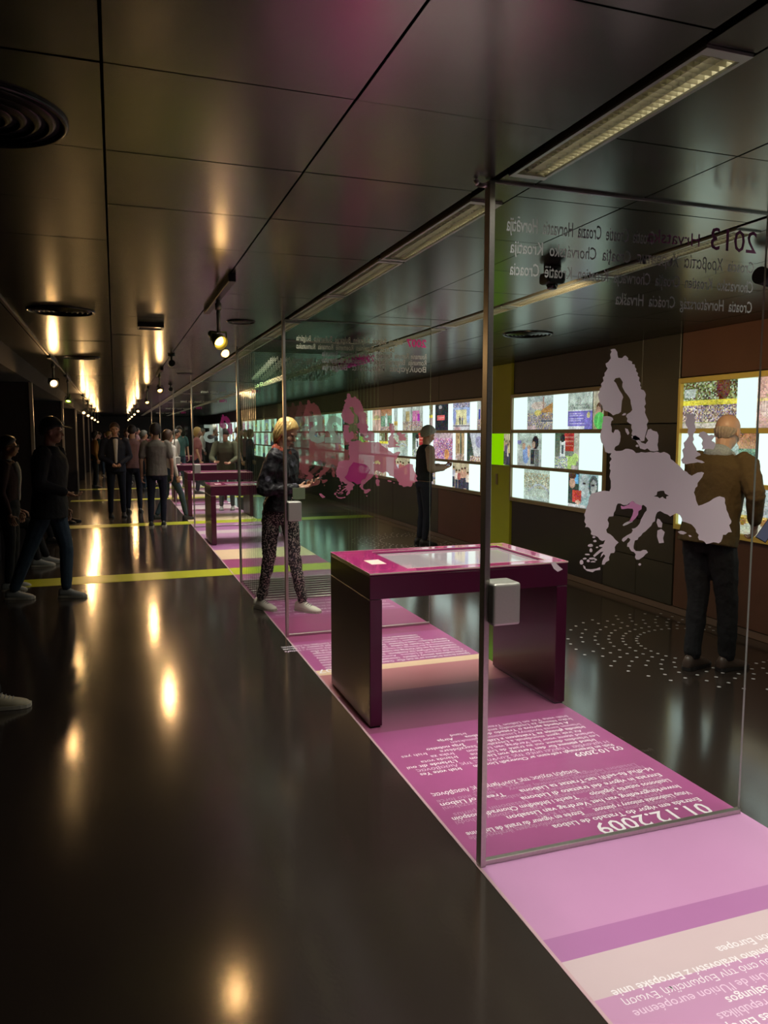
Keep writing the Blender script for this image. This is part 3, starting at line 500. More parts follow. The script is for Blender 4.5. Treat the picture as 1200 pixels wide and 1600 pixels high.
def gtext(s, x, z, size, m, par, y=-0.0065, align='LEFT', bold=0.0, maxw=None):
    me = text_mesh(s, size, bold, align)
    if maxw:
        wd = max(v.co.x for v in me.vertices) - min(v.co.x for v in me.vertices)
        if wd > maxw: me.transform(Matrix.Diagonal((maxw / wd, 1, 1, 1)))
    me.transform(Matrix(((-1, 0, 0, x), (0, 0, 1, y), (0, 1, 0, z), (0, 0, 0, 1)))); me.materials.clear()
    return link('lettering', me, m, par)
MAP_ME = {}
def map_mesh(keys):
    if keys in MAP_ME: return MAP_ME[keys]
    ms = []
    bm = bmesh.new()
    for k in keys:
        hs = [MAP['swiss']] if k == 'main' else []
        me = flat_shape(MAP[k], hs); bm.from_mesh(me)
    me = bpy.data.meshes.new('map'); bm.to_mesh(me); bm.free(); MAP_ME[keys] = me; return me
ALLK = tuple(k for k in MAP if k not in ('swiss', 'croatia', 'dalmatia'))
GX0, GX1 = 1.247, 2.468
def glass_panel(y, label, lock=True, top=2.474, kind='near', group='upright glass time-line panels', post=True, detail=True):
    t = empty('glass_panel', (0, y, 0), 0, label, 'glass panel', group)
    hy = 0.005
    bm = bmesh.new(); boxes(bm, (GX0 + 0.006, GX1, -hy, hy, 0.02, top))
    me = bpy.data.meshes.new('pane'); bm.to_mesh(me); bm.free(); me.materials.append(GLASS); me.materials.append(EDGE)
    for p in me.polygons: p.material_index = 0 if abs(p.normal.y) > 0.5 else 1
    link('pane', me, None, t)
    if post: box('edge_post', [(GX0 - 0.012, GX0 + 0.010, -0.020, 0.018, 0.0025, top + 0.002)], STEEL, t, 0.0015, 1)
    box('floor_rail', [(GX0 + 0.007, GX1 + 0.002, -0.011, 0.011, 0.0026, 0.022)], STEEL, t, 0.0015, 1)
    box('top_rail', [(GX0, GX1, -0.003, 0.003, top, CEIL + 0.004)], STEEL, t, 0.001, 1)
    if lock: box('lock_box', [(GX0 + 0.005, GX0 + 0.115, -0.060, 0.045, 0.93, 1.085)], STEELD, t, 0.010, 3)
    return t
G1 = glass_panel(2.465, 'front full-height glass panel with pale Europe map and mirrored year lettering')
tubes('top_clamp', [((1.20, 0, 2.462), (1.262, 0, 2.462), 0.008), ((1.20, 0, 2.462), (1.19, 0, 2.478), 0.008)], STEEL, G1)
o = link('map_decal', map_mesh(ALLK).copy(), MAPM, G1, (0, -0.0068, 0))
o = link('map_highlight', map_mesh(('croatia',)).copy(), MAPP, G1, (0, -0.0068, 0)); o['label'] = 'pink country shape on the pale map'
link('map_coast', map_mesh(('dalmatia',)).copy(), MAPW, G1, (0, -0.0068, 0))
gtext('2013', 2.415, 2.322, 0.118, LETP, G1, bold=0.0006)['label'] = 'purple mirrored year'
gtext('Hrvatska', 2.14, 2.327, 0.068, LETP, G1)
gtext('Croatia  Croatie  Croazia  Horvaatia  Horvātija', 1.93, 2.318, 0.07, LET, G1, bold=0.0006, maxw=0.62)
gtext('Croacia  Χρoβατία  Хърватия  Croaţia  Chorvátsko  Kroatija', 2.405, 2.245, 0.062, LET, G1, bold=0.0005, maxw=1.08)
gtext('Chorvatsko  Kroatien  Croația  Chorwacja  Kroatien  Kroatië  Croacia', 2.405, 2.170, 0.062, LET, G1, bold=0.0005, maxw=1.08)
gtext('Croatia  Horvátország  Croácia  Hrvaška', 2.405, 2.092, 0.062, LET, G1, bold=0.0005, maxw=0.64)
G2 = glass_panel(5.91, 'second glass panel with pink Europe map, in front of the blonde visitor')
link('map_decal', map_mesh(ALLK).copy(), FILMR, G2, (0.0, -0.0068, 0.0))
# the two newest members of 2007, at the left end of the mirrored map
mg = flat_shape([(1.80, 1.385), (1.835, 1.378), (1.865, 1.372), (1.90, 1.365), (1.925, 1.345), (1.94, 1.32), (1.93, 1.30), (1.915, 1.285), (1.90, 1.25), (1.87, 1.245), (1.86, 1.21), (1.83, 1.205), (1.80, 1.225), (1.765, 1.23), (1.74, 1.25), (1.725, 1.265), (1.745, 1.285), (1.755, 1.31), (1.765, 1.345), (1.78, 1.36)])
link('map_highlight', mg, FILMM, G2, (0.0, -0.009, 0.0))['label'] = 'magenta pair of countries'
gtext('2007', 2.425, 2.312, 0.085, LETM, G2, bold=0.003)
for j, (s, z, x, mm) in enumerate((('Bulgaria  Bulgarie  Bulgarien  Bulgarije  Bulharsko  Bulgária', 2.325, 2.22, LETF), ('България  Rumänien  Roemenië  Romania  Rumunsko', 2.265, 2.15, LETF), ('Roumanie  Rumunia  Rumänien  Romênia  Rumeenia  Rumunija', 2.215, 2.43, LET), ('Romunija  Bolgarija  Bulgária  Rumänien  Bulharsko', 2.165, 2.43, LET), ('Βουλγαρία  Ρουμανία  Bulgarija', 2.11, 2.43, LET))):
    gtext(s, x, z, 0.062, mm, G2, bold=0.0008, maxw=min(0.88, x - GX0 - 0.1))
box('notice_plate', [(1.30, 1.40, -0.014, -0.006, 1.10, 1.19)], mat('notice_green', (0.13, 0.17, 0.10), 0.4), G2, 0.001, 1)
# ten panels of 2004 standing close together
years = ['Malta', 'Cyprus', 'Slovenia', 'Slovakia', 'Poland', 'Lithuania', 'Latvia', 'Hungary', 'Estonia', 'Czechia']
for k in range(10):
    y = 7.25 + k * 0.115
    g = glass_panel(y, '%s of ten close-set glass panels behind the blonde visitor' % ['nearest', 'second', 'third', 'fourth', 'fifth', 'sixth', 'seventh', 'eighth', 'ninth', 'farthest'][k], lock=False, post=(k == 9), group='ten close-set glass panels')
    if k in (0, 3, 6, 9):
        link('map_decal', map_mesh(ALLK) if k else map_mesh(ALLK).copy(), None if k else FILMS, g, (0, -0.0068, 0))
    gtext('2004', 2.43, 2.315, 0.085, LETM, g, bold=0.0015)
    gtext(years[k] + '  Malte  Malta  Chypre  Κύпρος  Slovenija  Pologne  Polska', 2.2, 2.29 - 0.012 * k, 0.06, LETF, g, bold=0.0006, maxw=0.8)
    if k == 0: gtext('25', 2.09, 1.533, 0.34, NUM, g, y=-0.009, bold=0.012)
for mm_ in (MAP_ME[ALLK],):
    if not mm_.materials: mm_.materials.append(FILMS)
G3 = glass_panel(13.425, 'glass panel with numerals 15, beyond the nearer far table')
link('map_decal', flat_shape(MAP['scand']), FILMM, G3, (0, -0.0068, 0)); gtext('15', 1.83, 1.46, 0.42, NUM, G3, bold=0.01)
gtext('1995', 2.42, 2.30, 0.08, LETM, G3, bold=0.0015); gtext('Österreich  Suomi  Finland  Sverige  Austria', 2.2, 2.29, 0.06, LETF, G3, bold=0.0006, maxw=0.8)
for y, lab in ((17.665, 'glass panel farther on beside the distant plum table'), (22.965, 'glass panel at the crowd, farthest but one'), (28.265, 'farthest glass panel of the strip')):
    g = glass_panel(y, lab); gtext('1986', 2.42, 2.30, 0.09, LETM, g, bold=0.002); gtext('España  Portugal  Espagne  Spain  Spanien', 2.2, 2.29, 0.06, LETF, g, bold=0.0006, maxw=0.8)
# ================================================================== backlit photo wall
import numpy as np
PHOTOM, nt, b = nodes('backlit_photo'); nt.nodes.remove(b)
at = nt.nodes.new('ShaderNodeAttribute'); at.attribute_name = 'Col'; em = nt.nodes.new('ShaderNodeEmission'); em.inputs[1].default_value = 1.0
nt.links.new(at.outputs['Color'], em.inputs[0]); nt.links.new(em.outputs[0], nt.nodes['Material Output'].inputs[0])
PHOTOM.cycles.emission_sampling = 'NONE'
WHITE = glow('backlit_white', (0.63, 0.79, 0.73), 1.5)
GREENP = glow('backlit_green', (0.26, 0.62, 0.0), 0.95)
FRAMEO = mat('olive_frame', (0.30, 0.23, 0.12), 0.35, var=0.1); FRAMELIT = mat('yellow_lit_frame', (0.78, 0.60, 0.14), 0.35, var=0.08)  # warm light on the nearest frame is painted into its yellow
class Canvas:
    def __init__(s, bg0, bg1, seed, n=46, m=36):
        s.n, s.m = n, m; s.r = np.random.RandomState(seed)
        v = np.linspace(0, 1, m)[:, None, None]; s.a = (np.array(bg0) * (1 - v) + np.array(bg1) * v) * np.ones((m, n, 1))
        s.V, s.U = np.mgrid[0:m, 0:n]; s.U = (s.U + .5) / n; s.V = (s.V + .5) / m     # V = 0 top
        s.a *= 1 + 0.07 * s.r.randn(m, n, 1)
    def rect(s, u0, u1, v0, v1, c, noise=0.1): k = (s.U >= u0) & (s.U < u1) & (s.V >= v0) & (s.V < v1); s.a[k] = np.array(c) * (1 + noise * s.r.randn(k.sum(), 1))
    def ell(s, u, v, a, b_, c, noise=0.1): k = ((s.U - u) / a) ** 2 + ((s.V - v) / b_) ** 2 < 1; s.a[k] = np.array(c) * (1 + noise * s.r.randn(k.sum(), 1))
    def speck(s, u0, u1, v0, v1, cols, dens=1.0):
        k = (s.U >= u0) & (s.U < u1) & (s.V >= v0) & (s.V < v1) & (s.r.rand(s.m, s.n) < dens)
        s.a[k] = np.array(cols)[s.r.randint(0, len(cols), k.sum())] * (0.7 + 0.6 * s.r.rand(k.sum(), 1))
    def person(s, u, v, h, top, leg=(0.05, 0.05, 0.07), skin=(0.55, 0.33, 0.22)):
        s.ell(u, v + h * .3, h * .16, h * .24, top); s.rect(u - h * .11, u + h * .11, v + h * .45, v + h, leg); s.ell(u, v, h * .075, h * .09, skin); s.ell(u, v - h * .05, h * .08, h * .06, (0.08, 0.05, 0.03))
CR = [(0.5, 0.3, 0.2), (0.15, 0.12, 0.2), (0.7, 0.6, 0.5), (0.35, 0.12, 0.1), (0.1, 0.1, 0.12), (0.5, 0.5, 0.55), (0.6, 0.5, 0.2)]
def pic(kind, seed):
    if kind == 'square':
        c = Canvas((0.42, 0.5, 0.48), (0.35, 0.33, 0.3), seed); c.ell(0.45, 0.28, 0.3, 0.12, (0.5, 0.42, 0.36)); c.rect(0.6, 0.66, 0.02, 0.4, (0.4, 0.25, 0.2))
        for i in range(12): c.rect(0.55 + 0.035 * i, 0.6 + 0.035 * i, 0.42 - 0.018 * i, 0.66, (0.5, 0.27, 0.1))
        c.speck(0, 1, 0.5, 1, [(0.3, 0.24, 0.3), (0.45, 0.4, 0.4), (0.16, 0.15, 0.22), (0.55, 0.45, 0.2)], .85); c.ell(0.42, 0.5, 0.14, 0.08, (0.6, 0.5, 0.15)); c.rect(0, 0.35, 0.9, 1, (0.6, 0.45, 0.45)); c.rect(0.55, 1, 0.72, 0.78, (0.12, 0.13, 0.16))
    elif kind == 'banner':
        c = Canvas((0.5, 0.58, 0.52), (0.42, 0.48, 0.42), seed); c.speck(0.05, 0.9, 0.3, 0.44, [(0.2, 0.26, 0.22), (0.4, 0.46, 0.4), (0.3, 0.33, 0.3)], .8); c.rect(0.5, 0.53, 0.15, 0.4, (0.3, 0.3, 0.3))
        c.rect(0, 1, 0.47, 0.50, (0.75, 0.8, 0.8)); c.rect(0, 1, 0.50, 1, (0.22, 0.19, 0.55), .03)
        for v in (0.56, 0.62, 0.70, 0.76, 0.83): c.rect(0.06, 0.55 + 0.1 * ((v * 50) % 2), v, v + 0.025, (0.5, 0.46, 0.75), .05)
        c.ell(0.85, 0.62, 0.07, 0.08, (0.65, 0.6, 0.3)); c.rect(0, 0.7, 0.93, 1, (0.7, 0.72, 0.75))
    elif kind == 'greenkid':
        c = Canvas((0.5, 0.45, 0.35), (0.4, 0.38, 0.2), seed); c.ell(0.5, 0.45, 0.26, 0.16, (0.1, 0.06, 0.04)); c.ell(0.4, 0.52, 0.2, 0.12, (0.5, 0.32, 0.22)); c.ell(0.5, 0.78, 0.42, 0.22, (0.12, 0.5, 0.12))
    elif kind == 'couple':
        c = Canvas((0.5, 0.6, 0.52), (0.4, 0.42, 0.4), seed); c.rect(0.6, 0.85, 0.25, 1, (0.30, 0.31, 0.30)); c.ell(0.75, 0.28, 0.13, 0.2, (0.04, 0.03, 0.03)); c.ell(0.68, 0.35, 0.07, 0.1, (0.6, 0.42, 0.32)); c.rect(0.56, 0.72, 0.5, 0.95, (0.05, 0.05, 0.05)); c.rect(0.74, 0.9, 0.5, 1, (0.14, 0.15, 0.14))
        c.ell(0.36, 0.68, 0.13, 0.26, (0.25, 0.35, 0.6)); c.ell(0.28, 0.4, 0.07, 0.1, (0.55, 0.36, 0.25)); c.ell(0.48, 0.55, 0.05, 0.2, (0.6, 0.42, 0.3)); c.ell(0.08, 0.28, 0.09, 0.07, (0.25, 0.25, 0.5)); c.ell(0.5, 0.43, 0.08, 0.06, (0.45, 0.3, 0.22))
    elif kind == 'rally':
        c = Canvas((0.06, 0.1, 0.06), (0.3, 0.32, 0.26), seed); c.rect(0.4, 0.78, 0.0, 0.5, (0.45, 0.05, 0.04))
        for v in (0.08, 0.2, 0.32): c.rect(0.42, 0.76, v, v + .05, (0.6, 0.2, 0.15))
        c.rect(0.78, 1, 0, 0.8, (0.4, 0.39, 0.32)); c.rect(0.22, 0.44, 0.22, 0.66, (0.7, 0.75, 0.72)); c.rect(0.28, 0.38, 0.32, 0.58, (0.08, 0.1, 0.12)); c.ell(0.32, 0.14, 0.1, 0.12, (0.03, 0.03, 0.03))
        c.ell(0.6, 0.85, 0.3, 0.22, (0.42, 0.6, 0.18)); c.ell(0.85, 0.68, 0.12, 0.12, (0.45, 0.62, 0.2)); c.speck(0, 0.55, 0.68, 1, [(0.4, 0.55, 0.2), (0.6, 0.55, 0.5), (0.12, 0.15, 0.3), (0.6, 0.65, 0.6)], .9); c.rect(0.7, 1, 0.9, 1, (0.4, 0.35, 0.33))
    elif kind == 'river':
        c = Canvas((0.42, 0.52, 0.44), (0.5, 0.58, 0.5), seed); c.speck(0, 1, 0.12, 0.6, [(0.3, 0.3, 0.18), (0.45, 0.42, 0.28), (0.5, 0.55, 0.45), (0.22, 0.26, 0.2), (0.4, 0.33, 0.2)], .75)
        for i in range(30): c.ell(0.2 + i * .027, 0.72 - 0.25 * math.sin(i / 30 * 3.1), 0.03, 0.03, (0.42, 0.46, 0.5))
        c.rect(0, 1, 0.88, 1, (0.5, 0.6, 0.55))
    elif kind == 'faces':
        c = Canvas((0.05, 0.07, 0.06), (0.05, 0.06, 0.05), seed); c.rect(0.38, 1, 0.0, 1, (0.3, 0.42, 0.42)); c.ell(0.56, 0.35, 0.16, 0.35, (0.45, 0.52, 0.52)); c.ell(0.85, 0.35, 0.15, 0.33, (0.1, 0.12, 0.12)); c.ell(0.85, 0.35, 0.1, 0.2, (0.4, 0.42, 0.4))
        c.ell(0.55, 0.28, 0.05, 0.03, (0.05, 0.05, 0.06)); c.ell(0.83, 0.3, 0.06, 0.03, (0.04, 0.04, 0.04)); c.rect(0.22, 0.34, 0.02, 0.3, (0.15, 0.4, 0.65)); c.ell(0.14, 0.3, 0.1, 0.16, (0.55, 0.35, 0.25)); c.ell(0.14, 0.08, 0.12, 0.1, (0.1, 0.05, 0.03))
        c.rect(0.15, 0.45, 0.5, 0.85, (0.5, 0.07, 0.05)); c.ell(0.35, 0.85, 0.1, 0.06, (0.6, 0.4, 0.3)); c.rect(0, 0.6, 0.93, 1, (0.55, 0.55, 0.55))
    elif kind == 'park':
        c = Canvas((0.12, 0.1, 0.05), (0.4, 0.4, 0.2), seed); c.speck(0, 1, 0, 0.4, [(0.12, 0.16, 0.05), (0.3, 0.34, 0.14), (0.1, 0.05, 0.03), (0.45, 0.52, 0.35)], .9); c.ell(0.75, 0.15, 0.13, 0.25, (0.12, 0.05, 0.03)); c.rect(0.02, 0.25, 0.15, 0.33, (0.5, 0.55, 0.5)); c.rect(0, 1, 0.40, 0.52, (0.75, 0.65, 0.08)); c.speck(0, 1, 0.5, 0.86, [(0.25, 0.16, 0.12), (0.5, 0.36, 0.3), (0.6, 0.5, 0.3), (0.12, 0.09, 0.12), (0.7, 0.6, 0.5), (0.3, 0.25, 0.4)], 1); c.rect(0, 1, 0.88, 1, (0.55, 0.5, 0.42))
    elif kind == 'arches':
        c = Canvas((0.5, 0.6, 0.6), (0.55, 0.55, 0.4), seed); c.ell(0.5, 0.5, 0.15, 0.2, (0.42, 0.46, 0.46)); c.rect(0, 1, 0.58, 0.76, (0.65, 0.48, 0.15))
        for i in range(8): c.ell(0.06 + i * .125, 0.72, 0.04, 0.08, (0.35, 0.2, 0.05))
    elif kind == 'sunset':
        c = Canvas((0.6, 0.36, 0.28), (0.6, 0.4, 0.33), seed); c.ell(0.5, 0.35, 0.35, 0.1, (0.35, 0.3, 0.15)); c.ell(0.2, 0.6, 0.15, 0.2, (0.65, 0.5, 0.42)); c.rect(0, 1, 0.42, 0.46, (0.75, 0.6, 0.25))
    elif kind == 'statue':
        c = Canvas((0.45, 0.2, 0.1), (0.3, 0.4, 0.28), seed); c.rect(0, 1, 0.3, 1, (0.18, 0.3, 0.2), .3); c.rect(0.4, 0.58, 0.35, 0.9, (0.55, 0.65, 0.6)); c.ell(0.5, 0.3, 0.08, 0.12, (0.4, 0.5, 0.45)); c.speck(0, 1, 0.8, 1, CR)
    elif kind == 'stage':
        c = Canvas((0.3, 0.4, 0.6), (0.5, 0.5, 0.5), seed); c.rect(0.15, 0.8, 0.25, 0.8, (0.6, 0.58, 0.32)); c.ell(0.1, 0.5, 0.1, 0.3, (0.3, 0.35, 0.6)); c.ell(0.9, 0.4, 0.1, 0.35, (0.3, 0.4, 0.65)); c.speck(0, 1, 0, 0.18, [(0.1, 0.12, 0.25), (0.3, 0.35, 0.5), (0.5, 0.4, 0.35)]); c.person(0.42, 0.5, 0.3, (0.06, 0.04, 0.08)); c.person(0.56, 0.52, 0.28, (0.2, 0.2, 0.3)); c.rect(0, 1, 0.82, 0.87, (0.08, 0.05, 0.04)); c.rect(0.1, 0.45, 0.9, 1, (0.6, 0.4, 0.4))
    elif kind == 'sign':
        c = Canvas((0.03, 0.04, 0.04), (0.03, 0.03, 0.04), seed); c.rect(0.15, 0.75, 0.42, 0.62, (0.75, 0.16, 0.15), .03); c.rect(0.22, 0.7, 0.49, 0.53, (0.8, 0.45, 0.4)); c.ell(0.4, 0.1, 0.12, 0.08, (0.3, 0.3, 0.3))
    elif kind == 'carnival':
        c = Canvas((0.5, 0.4, 0.4), (0.3, 0.15, 0.25), seed); c.speck(0, 1, 0.2, 1, [(0.4, 0.15, 0.4), (0.2, 0.12, 0.4), (0.6, 0.2, 0.25), (0.7, 0.4, 0.4), (0.65, 0.6, 0.6), (0.3, 0.1, 0.15)], .95); c.ell(0.7, 0.8, 0.12, 0.2, (0.65, 0.3, 0.12))
    elif kind == 'interior':
        c = Canvas((0.45, 0.32, 0.15), (0.35, 0.25, 0.14), seed)
        for i in range(5): c.rect(0.1 + i * .18, 0.16 + i * .18, 0.1, 0.9, (0.12, 0.07, 0.04) if i % 2 else (0.55, 0.42, 0.25))
        c.ell(0.35, 0.3, 0.12, 0.1, (0.6, 0.45, 0.2)); c.rect(0.5, 0.66, 0, 1, (0.12, 0.14, 0.1)); c.speck(0, 1, 0.75, 1, CR, .7)
    elif kind == 'cliff':
        c = Canvas((0.5, 0.55, 0.6), (0.5, 0.5, 0.45), seed)
        for i in range(30): c.rect(0, 0.18 + i * .012, i / 30, i / 30 + .04, (0.06, 0.08, 0.06))
        c.ell(0.75, 0.3, 0.2, 0.2, (0.35, 0.35, 0.5)); c.speck(0.2, 1, 0.8, 1, CR, .9)
    elif kind == 'people':
        c = Canvas((0.45, 0.4, 0.25), (0.45, 0.35, 0.25), seed); r = c.r
        for i in range(6): c.person(0.08 + i * .17, 0.2 + r.rand() * .2, 0.75, tuple(np.array(CR[r.randint(len(CR))])))
    else:
        c = Canvas((0.5, 0.55, 0.5), (0.35, 0.36, 0.3), seed); r = c.r
        for i in range(3 + r.randint(3)): c.rect(r.rand() * .8, r.rand() * .4 + .4, .15 + r.rand() * .3, .8, tuple(r.rand(3) * .5), .2)
        c.speck(0, 1, 0.6, 1, CR, .8)
    r = np.random.RandomState(seed + 1); m, n = c.a.shape[:2]
    for k in (4, 9):
        z = r.rand(m // k + 2, n // k + 2, 1); yi = np.arange(m) / k; xi = np.arange(n) / k; y0 = yi.astype(int); x0 = xi.astype(int); fy = (yi - y0)[:, None, None]; fx = (xi - x0)[None, :, None]
        g = (z[y0][:, x0] * (1 - fy) * (1 - fx) + z[y0 + 1][:, x0] * fy * (1 - fx) + z[y0][:, x0 + 1] * (1 - fy) * fx + z[y0 + 1][:, x0 + 1] * fy * fx); c.a = c.a * (0.72 + 0.56 * g)
    c.a = c.a * (1 + .16 * r.randn(m, n, 1)) + 0.02 * r.randn(m, n, 3)
    return np.clip(c.a, 0, 1)
def photo(par, yl, yr, z0, z1, kind, seed, small=False):
    a = pic(kind, seed)
    if small: a = a[::2, ::2]
    m, n = a.shape[:2]; x = XR - 0.012
    vs_ = [(x, yl + (yr - yl) * i / n, z1 + (z0 - z1) * j / m) for j in range(m + 1) for i in range(n + 1)]
    fs = [(j * (n + 1) + i, (j + 1) * (n + 1) + i, (j + 1) * (n + 1) + i + 1, j * (n + 1) + i + 1) for j in range(m) for i in range(n)]
    me = bpy.data.meshes.new('photo'); me.from_pydata(vs_, [], fs)
    ca = me.color_attributes.new('Col', 'FLOAT_COLOR', 'CORNER'); col = np.ones((m * n, 4, 4), np.float32); col[:, :, :3] = a.reshape(m * n, 1, 3)
    ca.data.foreach_set('color', col.ravel()); return link('photo', me, PHOTOM, par)
ROWS = [(1.655, 2.045), (1.222, 1.615), (0.818, 1.185)]
def bay(yl, yr, label, frame, rows, small=False):
    t = empty('backlit_display', (0, 0, 0), 0, label, 'photo display', 'backlit photo displays on the right wall')
    box('frame', [(XR - 0.045, XR + 0.06, yr, yl, 2.045, 2.088), (XR - 0.045, XR + 0.06, yr, yl, 0.772, 0.818), (XR - 0.045, XR + 0.06, yl - 0.03, yl, 0.818, 2.045), (XR - 0.045, XR + 0.06, yr, yr + 0.03, 0.818, 2.045)], frame, t, 0.002, 1)
    for z0, z1 in ((1.615, 1.655), (1.185, 1.222)): box('shelf_rail', (XR - 0.035, XR + 0.06, yr + 0.03, yl - 0.03, z0, z1), frame, t, 0.002, 1)
    for (z0, z1), items in zip(ROWS, rows):
        for i, (a, b2, kind) in enumerate(items):
            if kind == 'w': box('light_panel', (XR - 0.016, XR + 0.02, b2 + 0.002, a - 0.002, z0 + 0.002, z1 - 0.002), WHITE, t)
            else: photo(t, a - 0.002, b2 + 0.002, z0 + 0.002, z1 - 0.002, kind, int(a * 100) + i, small)
    return t
W_ = 'w'
bay(5.55, 0.6, 'nearest backlit photo display with yellow-lit frame, behind the bald man', FRAMELIT,
    [[(5.52, 4.90, 'park'), (4.90, 4.72, W_), (4.70, 4.10, 'sunset'), (4.1, 3.7, W_), (3.7, 3.1, 'people'), (3.1, 2.7, W_), (2.7, 2.1, 'square'), (2.1, 1.7, W_), (1.7, 1.1, 'couple'), (1.1, 0.64, W_)],
     [(5.52, 5.12, W_), (5.12, 4.68, 'statue'), (4.66, 4.3, W_), (4.3, 3.8, 'people'), (3.8, 3.3, W_), (3.3, 2.7, 'rally'), (2.7, 2.3, W_), (2.3, 1.6, 'river'), (1.6, 0.64, W_)],
     [(5.52, 5.05, W_), (5.05, 4.2, 'arches'), (4.2, 3.7, W_), (3.7, 3.2, 'faces'), (3.2, 2.6, W_), (2.6, 2.0, 'interior'), (2.0, 1.5, W_), (1.5, 0.64, 'x')]])
bay(8.57, 6.60, 'backlit display with three photo rows between green pillar and dark cabinet panels', FRAMEO,
    [[(8.54, 8.21, W_), (8.21, 7.63, 'square'), (7.63, 7.33, W_), (7.33, 6.87, 'banner'), (6.86, 6.63, 'greenkid')],
     [(8.54, 8.44, W_), (8.44, 7.86, 'couple'), (7.86, 7.58, W_), (7.58, 7.09, 'rally'), (7.09, 6.63, W_)],
     [(8.54, 8.26, W_), (8.26, 7.67, 'river'), (7.67, 7.29, W_), (7.29, 6.73, 'faces'), (6.73, 6.63, W_)]])
bay(15.0, 9.36, 'long backlit photo display left of the green pillar, behind the grey-haired woman', FRAMEO,
    [[(14.97, 14.4, 'people'), (14.4, 14.1, W_), (14.1, 13.62, 'sunset'), (13.6, 13.0, 'statue'), (13.0, 12.9, W_), (12.9, 12.7, 'arches'), (12.7, 12.46, W_), (12.46, 12.03, 'x'), (12.01, 11.53, 'x'), (11.53, 11.27, W_), (11.27, 11.12, 'park'), (11.12, 11.03, W_), (11.03, 10.54, 'sign'), (10.53, 10.37, W_), (10.37, 9.79, 'stage'), (9.79, 9.57, W_), (9.57, 9.39, 'x')],
     [(14.97, 14.2, 'x'), (14.2, 13.7, W_), (13.7, 13.2, 'park'), (13.2, 12.9, W_), (12.9, 12.2, 'river'), (12.2, 12.0, W_), (12.0, 11.3, 'rally'), (11.3, 11.1, W_), (11.1, 10.36, 'carnival'), (10.36, 10.27, W_), (10.27, 9.96, 'interior'), (9.96, 9.88, W_), (9.88, 9.39, 'cliff')],
     [(14.97, 14.0, W_), (14.0, 13.3, 'interior'), (13.3, 12.9, W_), (12.9, 12.1, 'people'), (12.1, 11.6, W_), (11.6, 11.0, 'square'), (11.0, 10.37, W_), (10.37, 9.80, 'people'), (9.80, 9.39, W_)]])
def autorows(a, b2):
    out = []
    for r_ in range(3):
        y = a - 0.03; it = []; k = r_
        while y > b2 + 0.25:
            wd = R.uniform(0.3, 0.5) if k % 2 else R.uniform(0.45, 0.8); nx_ = max(y - wd, b2 + 0.03); it.append((y, nx_, W_ if k % 2 else R.choice(['people', 'park', 'river', 'x', 'square', 'stage', 'couple', 'carnival']))); y = nx_; k += 1
        out.append(it)
    return out
bay(22.4, 15.9, 'distant backlit photo display, next beyond the long one', FRAMEO, autorows(22.4, 15.9), True)
bay(30.0, 23.2, 'distant backlit photo display behind the crowd', FRAMEO, autorows(30.0, 23.2), True)
bay(40.0, 30.8, 'farthest backlit photo display at the end of the corridor', FRAMEO, autorows(40.0, 30.8), True)
# green pillar with a lit niche
GP = mat('olive_green_lacquer', (0.44, 0.45, 0.02), 0.6, var=0.1, scale=4); GPD = mat('dark_green_side', (0.05, 0.06, 0.01), 0.4)
t = empty('green_pillar', (0, 0, 0), 0, 'full-height olive green pillar with a bright lime lit niche beside the photos', 'pillar')
box('panel', [(XR - 0.03, XR + 0.10, 8.58, 9.25, 0.0, 1.195), (XR - 0.03, XR + 0.10, 8.58, 9.25, 1.618, CEIL - 0.003)], GP, t, 0.002, 1)
box('niche_frame', [(XR - 0.032, XR + 0.1, 8.58, 9.25, 1.195, 1.205), (XR - 0.032, XR + 0.1, 8.58, 9.25, 1.608, 1.618)], mat('niche_edge', (0.4, 0.42, 0.1), 0.4), t)
box('lit_panel', (XR - 0.02, XR + 0.1, 8.80, 9.25, 1.205, 1.608), GREENP, t)
photo(t, 8.79, 8.60, 1.21, 1.605, 'people', 5)
box('side_reveal', (XR - 0.03, XR + 0.10, 9.252, 9.35, 0.0, CEIL - 0.003), GPD, t)
box('pull', [(XR - 0.045, XR - 0.03, 8.90, 8.94, 0.95, 1.09)], FRAMEO, t, 0.003, 1)
# ================================================================== people
SKIN = mat('skin', (0.50, 0.27, 0.17), 0.5, var=0.08, scale=30); SKIND = mat('skin_tan', (0.34, 0.17, 0.10), 0.5, var=0.08, scale=30)
EYEW = mat('eye', (0.05, 0.03, 0.02), 0.2); LIPS = mat('lips', (0.36, 0.12, 0.10), 0.5)
def cloth(name, col, scale=60, bump=0.3, rough=0.85, var=0.15): return mat(name, col, rough, var=var, scale=scale, bump=bump, spec=0.2)
def V(*a): return Vector(a)
def blob(bm, c, r, rot=None, sub=2):
    m = Matrix.Translation(c) @ (rot.to_matrix().to_4x4() if rot is not None else Matrix()) @ Matrix.Diagonal((r[0], r[1], r[2], 1))
    bmesh.ops.create_icosphere(bm, subdivisions=sub, radius=1, matrix=m)
def ball_tube(bm, pts, rad, seg=10, sub=1):
    for i in range(len(pts) - 1): tube(bm, pts[i], pts[i + 1], rad[i], rad[i + 1], seg)
    for p, r in zip(pts, rad): blob(bm, p, (r, r, r), sub=sub)
def loft(bm, rings, seg=20):
    """rings: (centre, right vector*rx, forward vector*ry)"""
    L = []
    for c, a, b_ in rings: L.append([bm.verts.new(c + a * math.cos(2 * PI * k / seg) + b_ * math.sin(2 * PI * k / seg)) for k in range(seg)])
    for A, B_ in zip(L, L[1:]):
        for k in range(seg): bm.faces.new((A[k], A[(k + 1) % seg], B_[(k + 1) % seg], B_[k]))
    bm.faces.new(L[0][::-1]); bm.faces.new(L[-1])
